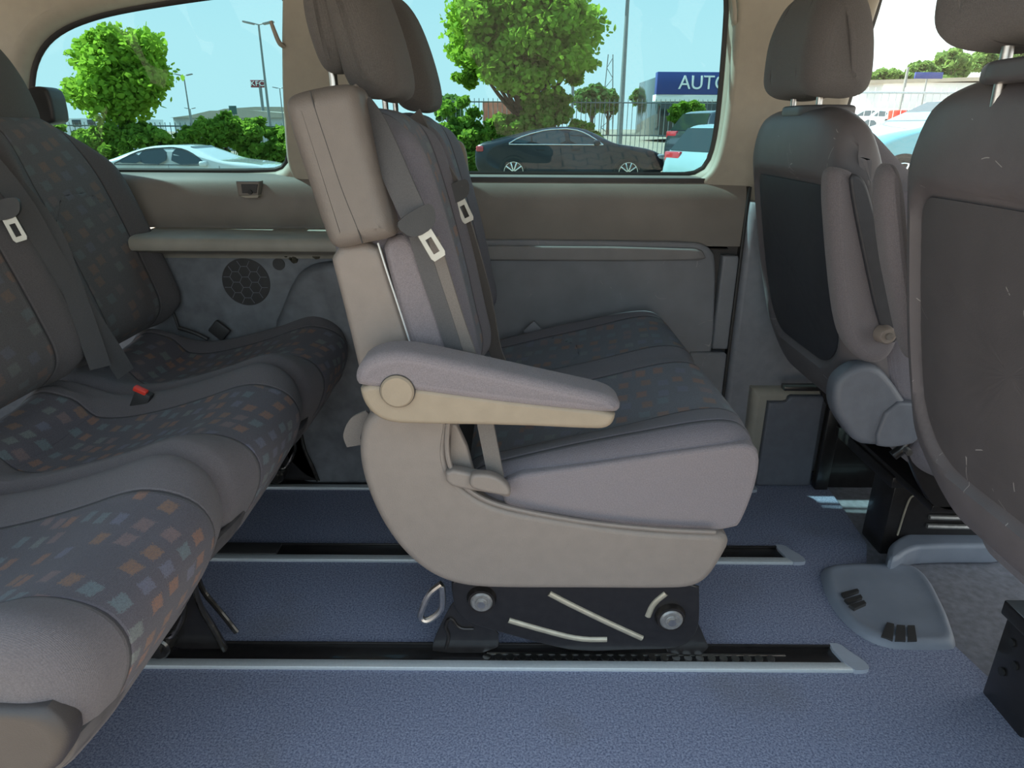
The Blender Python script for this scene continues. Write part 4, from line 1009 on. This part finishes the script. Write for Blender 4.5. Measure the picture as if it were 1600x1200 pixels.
M['leaf'] = leafmat('maple_leaves', (.20, .34, .045), (.42, .62, .06))
M['leaf2'] = leafmat('hedge_leaves', (.15, .27, .045), (.34, .52, .06))
M['leaf3'] = leafmat('far_tree_leaves', (.12, .22, .07), (.20, .33, .08))
M['bark'] = simple('bark', (.09, .06, .04), .9, var=.4, scale=12, bump=1, bscale=60)
def leaves(bm, lobes, n, size):
    for k in range(n):
        c, r = random.choice(lobes)
        d = Vector((random.gauss(0, 1), random.gauss(0, 1), random.gauss(0, 1))).normalized()*((random.random()**.45)*(1.0 if random.random() < .8 else random.uniform(1.0, 1.45)))
        p = Vector(c)+Vector((d.x*r[0], d.y*r[1], d.z*r[2]))
        s = size*random.uniform(.6, 1.3); q = Vector((random.gauss(0, 1), random.gauss(0, 1), random.gauss(0, 1)+.7)).normalized(); a = q.orthogonal().normalized(); a.rotate(Matrix.Rotation(random.random()*6.28, 3, q)); b = q.cross(a)
        pts = (p-a*s, p-a*.25*s+b*.7*s, p+a*.55*s+b*.45*s, p+a*s, p+a*.55*s-b*.45*s, p-a*.25*s-b*.7*s)
        bm.faces.new([bm.verts.new(v) for v in pts])
def at(px, py, Y):
    x, z = aY(px, py, Y); return Vector((x, Y, z))
def blob_lobes(cpx, cpy, rpx, rpy, Y, k, seed, depth=1.0, shape=None):
    rnd = random.Random(seed); out = []; s = at(cpx+1, cpy, Y).x-at(cpx, cpy, Y).x
    for i in range(k):
        a = rnd.random()*6.28; u = rnd.random()**.5; x = cpx+math.cos(a)*rpx*u*.78; y = cpy+math.sin(a)*rpy*u*.78
        r = rnd.uniform(.17, .34)*min(rpx, rpy)*s
        c = at(x, y, Y+rnd.uniform(-1, 1)*rpx*s*.6*depth); out.append((c, (r*1.15, r, r*.8)))
    return out
def tree(name, label, cpx, cpy, rpx, rpy, Y, trunk, k, n, size, seed, lm='leaf', group=None, cat='tree', extra=()):
    b0 = at(trunk[0], trunk[1], Y); gz = GZ(b0.x, Y)
    t_ = thing(name, (b0.x, Y, gz), label, cat, group)
    lobes = blob_lobes(cpx, cpy, rpx, rpy, Y, k, seed)
    for e_ in extra: lobes += blob_lobes(*e_[:4], Y, e_[4], seed+5)
    bm = BM(); leaves(bm, lobes, n, size); obj('foliage', bm, M[lm], t_, sharp=9)
    if trunk[2]:
        bm = BM(); c = at(cpx, cpy, Y)
        tube(bm, [(b0.x, Y, gz-.1), (b0.x, Y, b0.z), (c.x, Y, c.z)], lambda u: trunk[2]*(1-.5*u), 8)
        rnd = random.Random(seed)
        for (lc, lr) in lobes[::7]:
            tube(bm, [(b0.x, Y, b0.z), ((b0.x+lc.x)/2, (Y+lc.y)/2, b0.z+(lc.z-b0.z)*.4), lc], lambda u: trunk[2]*.35*(1-.8*u)+.01, 5)
        obj('trunk', bm, M['bark'], t_)
    return t_
tree('maple_tree', 'round bright green tree standing behind the white sedan', 184, 118, 84, 84, 23, (187, 195, .10), 70, 15000, .10, 3, 'leaf')
tree('maple_tree', 'large green tree with spreading crown behind the dark sedan', 815, 45, 128, 112, 23.5, (818, 190, .22), 110, 30000, .10, 11, 'leaf', extra=((735, 112, 42, 26, 9), (900, 98, 42, 36, 9), (815, 130, 40, 24, 8)))
# hedge plants on the fence
hg = 'shrubs growing along the car park fence'
hs = [(95, 215, 45, 22, 'pale leafy shrub at the rear edge of the rear side window'), (150, 232, 40, 28, 'shrub behind the boot of the white sedan'), (205, 215, 52, 28, 'dense shrub under the round tree behind the white sedan'), (262, 222, 42, 24, 'low dark shrub right of the round tree'),
      (318, 215, 38, 26, 'shrub behind the windscreen of the white sedan'), (352, 208, 28, 30, 'bright shrub between the white building and the bonnet of the white sedan'), (400, 215, 30, 32, 'bright bushy shrub above the bonnet of the white sedan'), (437, 228, 20, 32, 'tall shrub beside the pillar, past the nose of the white sedan')]
for i, (a, b, c, d, l) in enumerate(hs): tree('shrub', l, a, b+3, c*1.2, d*1.3, 22.3, (a, 262, .04), 34, 6500, .085, 30+i, 'leaf2', hg, 'shrub')
hs = [(715, 200, 30, 58, 'tall leafy shrub just right of the middle bench headrest'), (745, 232, 28, 32, 'shrub behind the tail of the dark sedan'), (790, 196, 30, 20, 'shrub wrapped around the trunk of the large tree'), (842, 178, 26, 36, 'dark upright shrub right of the large tree trunk'), (868, 160, 22, 26, 'small bushy shrub above the roof of the dark sedan'),
      (905, 205, 36, 18, 'low dark shrub above the mirror of the dark sedan'), (1065, 172, 16, 14, 'small round shrub under the blue sign, left'), (1085, 168, 12, 12, 'small round shrub under the blue sign, right')]
for i, (a, b, c, d, l) in enumerate(hs): tree('shrub', l, a, b+6, c*1.25, d*1.3, 23.0, (a, 255, .04), 34, 5500, .085, 50+i, 'leaf2', hg, 'shrub')
# far trees
ft = [(700, 165, 22, 20, 'distant tree at the left of the middle window'), (925, 152, 28, 20, 'distant tree left of the lattice mast'), (950, 155, 18, 18, 'distant tree behind the lattice mast'), (1010, 148, 30, 14, 'yellow green distant tree right of the lattice mast'), (1075, 122, 10, 6, 'distant treetop above the blue sign'), (860, 160, 26, 14, 'distant tree behind the red brick building')]
for i, (a, b, c, d, l) in enumerate(ft): tree('distant_tree', l, a, b+4, c*1.1, d*1.25, 66+i*5, (a, 190, .2), 34, 2600, .30, 70+i, 'leaf3', 'trees on the horizon', 'tree')
ft = [(1390, 115, 32, 10, 'distant tree right of the farther front headrest'), (1440, 108, 22, 14, 'distant tree above the long roof'), (1485, 100, 26, 24, 'taller distant tree left of the headrest post'), (1555, 88, 45, 22, 'bright distant trees right of the headrest post'), (1610, 90, 30, 24, 'distant trees at the right edge')]
for i, (a, b, c, d, l) in enumerate(ft): tree('distant_tree', l, a, b+6, c*1.2, d*1.3, 74+i*5, (a, 190, .2), 40, 3000, .34, 90+i, 'leaf3', 'trees on the horizon', 'tree')

# ------------------------------------------------------------------ cars
def paint(n, c, r=.25, met=0.0): return simple(n, c, r, met, var=.02, scale=2, coat=1.0)
M['pw'] = paint('white_car_paint', (.58, .60, .60)); M['pd'] = simple('black_car_paint', (.008, .010, .016), .3, .0, var=.02, scale=2, coat=.25); M['pb'] = paint('pale_blue_car_paint', (.24, .36, .38)); M['pg'] = paint('dark_grey_car_paint', (.03, .035, .045)); M['pt'] = paint('teal_car_paint', (.10, .32, .40))
M['cg'] = simple('car_window_glass', (.02, .028, .03), .08, var=.05, spec=.8); M['chrome'] = simple('chrome', (.75, .77, .78), .12, 1.0, var=.02)
M['tyre'] = simple('tyre', (.02, .02, .02), .8); M['lamp'] = simple('lamp_lens', (.45, .03, .04), .15, var=.1, coat=1.0); M['lampw'] = simple('headlamp_lens', (.35, .38, .42), .12, var=.3, coat=1.0)
CAR = {  # side silhouettes, nose to +x, metres
 'sedan': dict(L=4.7, W=1.82, out=[(-2.33, .40), (-2.35, .62), (-2.30, .92), (-2.20, 1.02), (-1.95, 1.05), (-1.70, 1.08), (-1.25, 1.27), (-.75, 1.41), (-.20, 1.44), (.20, 1.40), (.55, 1.28), (.98, 1.08), (1.30, 1.06), (1.85, 1.00), (2.20, .90), (2.33, .74), (2.34, .40), (2.2, .22), (-2.2, .22)],
   win=[[(-1.52, 1.03), (-1.22, 1.17), (-1.0, 1.26), (-.85, 1.02)], [(-.98, 1.02), (-.96, 1.27), (-.72, 1.33), (-.30, 1.355), (-.30, 1.0)], [(-.17, 1.0), (-.17, 1.36), (.12, 1.32), (.42, 1.18), (.66, 1.02)]], wx=(-1.42, 1.42), belt=1.0),
 'fastback': dict(L=4.75, W=1.85, out=[(-2.33, .40), (-2.36, .62), (-2.34, .88), (-2.24, .985), (-1.95, 1.03), (-1.6, 1.10), (-1.1, 1.25), (-.6, 1.36), (-.10, 1.39), (.30, 1.34), (.70, 1.18), (1.05, 1.0), (1.40, .96), (1.95, .88), (2.28, .74), (2.36, .55), (2.3, .22), (-2.2, .22)],
   win=[[(-1.50, 1.02), (-1.30, 1.10), (-.98, 1.20), (-.98, .99)], [(-.95, .99), (-.95, 1.205), (-.60, 1.29), (-.18, 1.31), (-.12, .97)], [(-.02, .97), (-.06, 1.31), (.22, 1.27), (.50, 1.14), (.76, .99)]], wx=(-1.40, 1.43), belt=.98),
 'hatch': dict(L=4.2, W=1.80, out=[(-2.05, .40), (-2.10, .60), (-2.06, .95), (-1.95, 1.10), (-1.80, 1.38), (-1.70, 1.50), (-1.2, 1.55), (-.2, 1.56), (.25, 1.50), (.70, 1.28), (1.05, 1.08), (1.60, 1.0), (1.98, .84), (2.10, .60), (2.05, .22), (-1.95, .22)],
   win=[[(-1.70, 1.10), (-1.62, 1.40), (-.90, 1.46), (-.85, 1.06)], [(-.80, 1.06), (-.85, 1.46), (-.10, 1.48), (.20, 1.42), (.72, 1.10), (.6, 1.05)]], wx=(-1.28, 1.30), belt=1.05)}
def car(kind, pm, label, pos, rot, simple_=False, group=None):
    D = CAR[kind]; t_ = thing('car', (0, 0, 0), label, 'car', group); W = D['W']/2
    bt = D['belt']
    def wp(x, y, z, n_):
        k = ss(bt-.02, 1.45, z); yy = y*(1-.26*k)*(1-.10*ss(1.5, 2.4, abs(x))-.05*ss(.5, .2, z))
        return (x, yy, z)
    bm = BM(); puff(bm, D['out'], -W, W, .10, n=90, ny=8, it=2, m_=5, warp=wp); obj('body', bm, pm, t_, world=False)
    def side_y(x, z): return wp(x, W, z, None)[1]
    for s in (-1, 1):
        for wn_ in D['win']:
            bm = BM(); slab(bm, wn_, lambda a, b: (a, s*(side_y(a, b)+.004), b), lambda a, b: (a, s*(side_y(a, b)-.03), b), 1); obj('side_window', bm, M['cg'], t_, world=False)
        if not simple_:
            al = [q for q in D['win'][0][:1]]; zt = [(a, b) for wn_ in D['win'] for a, b in wn_]
            bm = BM(); x0_, x1_ = min(a for a, b in zt), max(a for a, b in zt)
            tops = sorted([(a, b) for a, b in zt if b > bt+.05]); lowp = [(x0_-.02, bt+.01)]+[(a, b+.02) for a, b in tops]+[(x1_+.02, bt-.01)]
            tube(bm, [(a, s*(side_y(a, b)+.006), b) for a, b in lowp], .014, 6, 1); tube(bm, [(a, s*(side_y(a, bt)+.006), bt-.01) for a in (x0_-.02, -.5, 0, x1_+.02)], .012, 6, 0)
            obj('window_trim', bm, M['chrome'] if kind == 'fastback' else M['cg'], t_, world=False)
            for hx in (-.75, .12):
                bm = BM(); box(bm, (hx, s*(side_y(hx, .86)+.012), .86), (.20, .03, .035), .01); obj('door_handle', bm, pm, t_, world=False)
            bm = BM(); box(bm, (.62, s*(W+.02), 1.02), (.16, .20, .12), .04, seg=3); obj('mirror', bm, pm, t_, world=False)
            for dx_ in (-.24, .98):
                bm = BM(); tube(bm, [(dx_, s*(side_y(dx_, .98)+.001), .97), (dx_+.02, s*(side_y(dx_, .6)+.001), .6), (dx_, s*(side_y(dx_, .35)+.001), .35)], .004, 4); obj('door_gap', bm, M['rubber'], t_, world=False)
        for wx in D['wx']:
            bm = BM(); cyl(bm, (wx, s*(W-.20), .33), (wx, s*(W-.005), .33), .375, n=36); obj('wheel_arch', bm, M['rubber'], t_, world=False)
            bm = BM(); cyl(bm, (wx, s*(W-.16), .33), (wx, s*(W+.004), .33), .325, n=36, bev=.02); wh = obj('wheel', bm, M['tyre'], t_, world=False)
            bm = BM(); cyl(bm, (wx, s*(W-.02), .33), (wx, s*(W+.010), .33), .055, n=16)
            for k in range(10):
                a = k*PI/5; box(bm, (wx+.12*math.cos(a), s*(W+.006), .33+.12*math.sin(a)), (.22, .02, .03), .004, Matrix.Rotation(-a, 3, 'Y'))
            tube(bm, [(wx+.235*math.cos(k*PI/12), s*(W+.006), .33+.235*math.sin(k*PI/12)) for k in range(24)], .012, 6, 0, True); obj('rim', bm, M['chrome'], wh, world=False)
        bm = BM(); tx = -D['L']/2+.10; box(bm, (tx+(.06 if kind == 'hatch' else .04), s*(W-.30), 1.0 if kind == 'hatch' else .86), (.18, .46, .17 if kind == 'hatch' else .13), .03, seg=3); obj('tail_lamp', bm, M['lamp'], t_, world=False)
        bm = BM(); box(bm, (D['L']/2-.19, s*(W-.30), .70), (.26, .38, .12), .04, seg=3); obj('headlamp', bm, M['lampw'], t_, world=False)
    # windscreen and rear window follow the silhouette
    o_ = D['out']
    bm = BM(); 
    fr_ = {'sedan': ((.22, 1.395), (.93, 1.045)), 'fastback': ((.34, 1.325), (1.0, 1.02)), 'hatch': ((.30, 1.475), (1.0, 1.10))}[kind]
    rr_ = {'sedan': ((-1.68, 1.09), (-1.0, 1.34)), 'fastback': ((-1.95, 1.045), (-.9, 1.30)), 'hatch': ((-1.96, 1.10), (-1.76, 1.46))}[kind]
    for nm, (a, b) in (('windscreen', fr_), ('rear_window', rr_)):
        bm = BM(); d = Vector((b[0]-a[0], 0, b[1]-a[1])); nn = Vector((-d.z, 0, d.x)).normalized()
        if nn.z < 0: nn = -nn
        if nm == 'rear_window' and kind == 'hatch': nn = Vector((-abs(nn.x), 0, abs(nn.z)))
        g = []
        for (x, z) in (a, b):
            yy = side_y(x, z)-.10; g.append((x, yy, z))
        pts = [(g[0][0], -g[0][1], g[0][2]), (g[0][0], g[0][1], g[0][2]), (g[1][0], g[1][1], g[1][2]), (g[1][0], -g[1][1], g[1][2])]
        lo = [Vector(p)-nn*.03 for p in pts]; hi = [Vector(p)+nn*.012 for p in pts]
        loft(bm, [lo, hi]); obj(nm, bm, M['cg'], t_, world=False)
    t_.location = pos; t_.rotation_euler = (0, 0, rot); return t_
def put(px, py_roof, Y, H): q = aY(px, py_roof, Y); return (q[0], Y, q[1]-H)
car('sedan', M['pw'], 'white sedan parked outside, seen through the rear side window', put(300, 224, 17.9, 1.46), 0)
car('fastback', M['pd'], 'glossy black fastback parked outside the middle side window', put(889, 196, 18.3, 1.41), 0)
c1 = car('hatch', M['pb'], 'pale blue hatchback seen from behind at the corner of the middle window', put(1238, 192, 12.6, 1.56), math.radians(22))
c2 = car('hatch', M['pg'], 'dark grey car parked behind the pale blue hatchback', put(1190, 172, 17.2, 1.56), math.radians(18))
c3 = car('hatch', M['pt'], 'teal car parked close outside, seen between the front seats', put(1512, 150, 11.8, 1.56), math.radians(180))
# parked rows seen through the cab window
rowg = 'rows of parked cars behind the mesh fence'
cols = [('pw', 'white'), ('pg', 'dark grey'), ('pb', 'pale blue'), ('pw', 'white'), ('chrome', 'silver'), ('pg', 'dark grey')]
i = 0
for Y, pys, n_, st_px in ((26, 182, 4, 82), (34, 170, 4, 66)):
    for k in range(n_):
        m_, cn = cols[(i*2+k) % 6]; px = 1352+k*st_px+(20 if Y > 30 else 0)
        D_ = car('hatch', M[m_], '', put(px, pys, Y, 1.56), math.radians(100), True, rowg)
        D_['label'] = '%s car in the %s parked row behind the mesh fence, %s from the left' % (cn, 'front' if Y < 30 else 'back', ['first', 'second', 'third', 'fourth', 'fifth'][k]); 
    i += 1

# ------------------------------------------------------------------ lamps, signs, buildings, fences
M['pole'] = simple('lamp_post_paint', (.20, .22, .22), .5, .3)
M['wall_w'] = simple('white_render', (.62, .66, .66), .8, var=.05, scale=1); M['wall_g'] = simple('grey_cladding', (.42, .45, .44), .6, var=.08, scale=1)
M['roofg'] = simple('roof_sheet', (.40, .37, .30), .7, var=.1, scale=1); M['brick'] = simple('red_brick', (.42, .14, .09), .9, var=.2, scale=3)
M['navy'] = simple('navy_sign', (.03, .05, .22), .4, var=.03); M['signred'] = simple('dark_red_sign', (.22, .03, .04), .4, var=.03); M['wht'] = simple('white_lettering', (.85, .86, .85), .5, var=.02)
def lamp_post(px, ptop, pbot, Y, label, heads=2, hs_=1.0):
    a, b = at(px[0], ptop, Y), at(px[1], pbot, Y); gz = GZ(b.x, Y); x = a.x
    t_ = thing('street_lamp', (x, Y, gz), label, 'street lamp')
    bm = BM(); cyl(bm, (x, Y, gz), (x, Y, a.z), .085*hs_, .05*hs_, 10); obj('pole', bm, M['pole'], t_)
    for s in (-1, 1)[:heads]:
        bm = BM(); tube(bm, [(x, Y, a.z-.02), (x+s*.25*hs_, Y, a.z+.04*hs_)], .03*hs_, 6, 0); box(bm, (x+s*.50*hs_, Y, a.z+.07*hs_), (.55*hs_, .3*hs_, .09*hs_), .03, Matrix.Rotation(-s*.2, 3, 'Y')); obj('lamp_head', bm, M['pole'], t_)
lamp_post((404, 425), 38, 188, 38, 'tall double-headed street lamp right of the restaurant sign', 2, 1.0)
lamp_post((287, 297), 118, 190, 48, 'double-headed street lamp between round tree and restaurant sign', 2, .75)
lamp_post((437, 440), 138, 180, 56, 'small distant street lamp near the pillar', 2, .7)
lamp_post((297, 300), 170, 200, 56, 'short lamp post in front of the white building roof', 2, .55)
lamp_post((900, 900), -10, 190, 30, 'street lamp post passing through the crown of the large tree', 2, .9)
lamp_post((982, 982), -20, 150, 34, 'tall street lamp post left of the blue sign', 2, 1.6)
lamp_post((1419, 1421), 105, 200, 24, 'pale fence post right of the farther headrest', 0, .8)
# restaurant pole sign
a = at(403, 131, 75); gz = GZ(a.x, 75); t_ = thing('pole_sign', (a.x, 75, gz), 'dark red sign with white letters on a tall pole beside a street lamp', 'sign')
bm = BM(); cyl(bm, (a.x+.2, 75, gz), (a.x+.2, 75, a.z), .16, n=10); obj('pole', bm, M['pole'], t_)
sw = at(414, 131, 75).x-at(392, 131, 75).x; bm = BM(); box(bm, (a.x, 75, a.z), (sw, .3, sw*.48), .03); obj('board', bm, M['signred'], t_)
text('lettering', 'KFC', sw*.46, M['wht'], t_, Matrix.Translation((0, -.20, a.z-gz)) @ Matrix.Rotation(PI/2, 4, 'X') @ Matrix.Scale(1.2, 4, (1, 0, 0)), .03)
# blue dealer sign building
a = at(1028, 112, 40); b = at(1150, 148, 40); gz = GZ(14, 30)
t_ = thing('dealer_building', ((a.x+b.x)/2+3, 42, gz), 'dealership building with a blue fascia and white lettering', 'building')
bm = BM(); boxr(bm, (a.x, 40, b.z), (a.x+11, 40.6, a.z+.0), .02); obj('fascia', bm, M['navy'], t_)
bm = BM(); boxr(bm, (a.x, 40.1, b.z-.35), (a.x+11, 41, b.z), .02); obj('canopy_edge', bm, M['wht'], t_)
bm = BM(); boxr(bm, (a.x+.4, 40.6, gz), (a.x+11, 48, a.z-.1), .02); obj('hall', bm, M['cg'], t_)
tl = at(1094, 130, 40); o = text('lettering', 'AUTOHAUS', .98, M['wht'], t_, Matrix.Translation((at(1060, 130, 40).x-t_.location.x, -2.06, tl.z-gz)) @ Matrix.Rotation(PI/2, 4, 'X'), .03, 'LEFT')
# buildings
def building(label, x0, x1, yt, yb, Y, m_, D=10, windows=(), roof=None, name='building'):
    A, B = at(x0, yt, Y), at(x1, yb, Y); gz = GZ(A.x, Y)
    t_ = thing(name, ((A.x+B.x)/2, Y, gz), label, 'building'); bm = BM(); boxr(bm, (A.x, Y, gz-1), (B.x, Y+D, A.z), .02); obj('walls', bm, M[m_], t_)
    for (a_, b_, c_, d_) in windows:
        P, Q = at(a_, b_, Y), at(c_, d_, Y); bm = BM(); boxr(bm, (P.x, Y-.05, Q.z), (Q.x, Y+.1, P.z), .02); obj('window', bm, M['cg'], t_)
    if roof:
        P = [at(a_, b_, Y) for a_, b_ in roof]; bm = BM(); slab(bm, [(p.x, p.z) for p in P], lambda a, b: (a, Y-.3, b), lambda a, b: (a, Y+D, b), 0); obj('roof', bm, M['roofg'], t_)
    return t_
building('white two-storey building with dark windows left of the round tree', 84, 160, 184, 210, 55, 'wall_w', 10, ((92, 189, 104, 198), (112, 187, 128, 198), (136, 187, 150, 196), (114, 203, 130, 208), (138, 203, 152, 208)))
building('long grey warehouse behind the hedge', 270, 460, 183, 220, 60, 'wall_g', 12, (), [(268, 184), (300, 180), (330, 173), (390, 172), (460, 178), (460, 184)])
building('grey hall with an olive roof by the pole sign', 312, 460, 176, 215, 84, 'wall_g', 12, (), [(330, 176), (352, 170), (400, 167), (440, 167), (460, 171), (460, 177)])
building('low red brick building behind the large tree', 754, 842, 158, 190, 45, 'brick', 8, ())
building('long pale low building behind the parked cars', 1345, 1620, 128, 150, 58, 'wall_w', 8, (), [(1340, 126), (1620, 118), (1620, 124), (1340, 132)])
A = at(1451, 118, 40); gz = GZ(14, 30); t_ = thing('small_sign', (A.x, 40, gz), 'small blue sign board above the mesh fence', 'sign')
bm = BM(); box(bm, (A.x, 40, A.z), (1.5, .1, .32), .01); obj('board', bm, M['navy'], t_); bm = BM(); cyl(bm, (A.x, 40.1, gz), (A.x, 40.1, A.z), .04, n=8); obj('post', bm, M['pole'], t_)
A = at(364, 172, 50); gz = GZ(A.x, 50); t_ = thing('small_sign', (A.x, 50, gz), 'dark green board on a post in front of the grey hall', 'sign')
bm = BM(); box(bm, (A.x, 50, A.z), (.5, .1, .55), .01); obj('board', bm, simple('dark_green_board', (.04, .10, .09), .5, var=.05), t_); bm = BM(); cyl(bm, (A.x, 50.1, gz), (A.x, 50.1, A.z), .05, n=8); obj('post', bm, M['pole'], t_)
# lattice mast
A = at(954, 85, 80); gz = GZ(14, 30)-.5; bm = BM(); x = A.x
for s in (-1, 1): cyl(bm, (x+s*.7, 80, gz), (x+s*.25, 80, A.z), .06, n=6)
k = 0
while gz+k*1.0 < A.z-1:
    z0 = gz+k; f0 = .7-.45*(z0-gz)/(A.z-gz); f1 = .7-.45*(z0+1-gz)/(A.z-gz); s = 1 if k % 2 else -1
    cyl(bm, (x-s*f0, 80, z0), (x+s*f1, 80, z0+1), .035, n=5); k += 1
tag(obj('lattice_mast', bm, M['pole'], None, loc=(x, 80, gz)), 'thin lattice mast on the horizon right of the large tree', 'mast')
# bar fence behind the hedge
def bar_fence(x0p, x1p, yt, Y, label, pitch=.16, mname='pole', r=.012):
    A, B = at(x0p, yt, Y), at(x1p, yt, Y); t_ = thing('bar_fence', ((A.x+B.x)/2, Y, GZ(A.x, Y)), label, 'fence')
    bm = BM(); x = A.x
    while x < B.x: cyl(bm, (x, Y, GZ(x, Y)), (x, Y, A.z), r, n=4, caps=False); x += pitch
    obj('bars', bm, M[mname], t_); bm = BM()
    for f in (.05, .5, .95):
        z = A.z*f+GZ(A.x, Y)*(1-f); boxr(bm, (A.x, Y-.02, z-.02), (B.x, Y+.02, z+.02), .004)
    obj('rails', bm, M[mname], t_)
bar_fence(60, 470, 190, 22.8, 'dark bar fence behind the hedge at the rear window')
bar_fence(690, 1150, 153, 25.0, 'dark bar fence behind the shrubs and the black car')
M['galv'] = simple('galvanised_wire', (.55, .57, .57), .5, .3)
bar_fence(1300, 1640, 136, 14.0, 'galvanised mesh fence in front of the parked cars', .14, 'galv', .006)
A = at(1398, 185, 16); t_ = thing('plastic_bin', (A.x, 16, GZ(14, 16)), 'orange red plastic bin in front of the parked cars', 'bin')
bm = BM(); q = at(1398, 198, 16); w_ = .18; cyl(bm, (q.x, 16, q.z), (q.x, 16, at(1398, 172, 16).z), w_*.9, w_, 16, True, .02); obj('body', bm, M['red'], t_)
bm = BM(); boxr(bm, (q.x-.3, 15.8, GZ(14, 16)-.3), (q.x+.3, 16.3, q.z), .02); obj('stand', bm, M['pole'], t_)
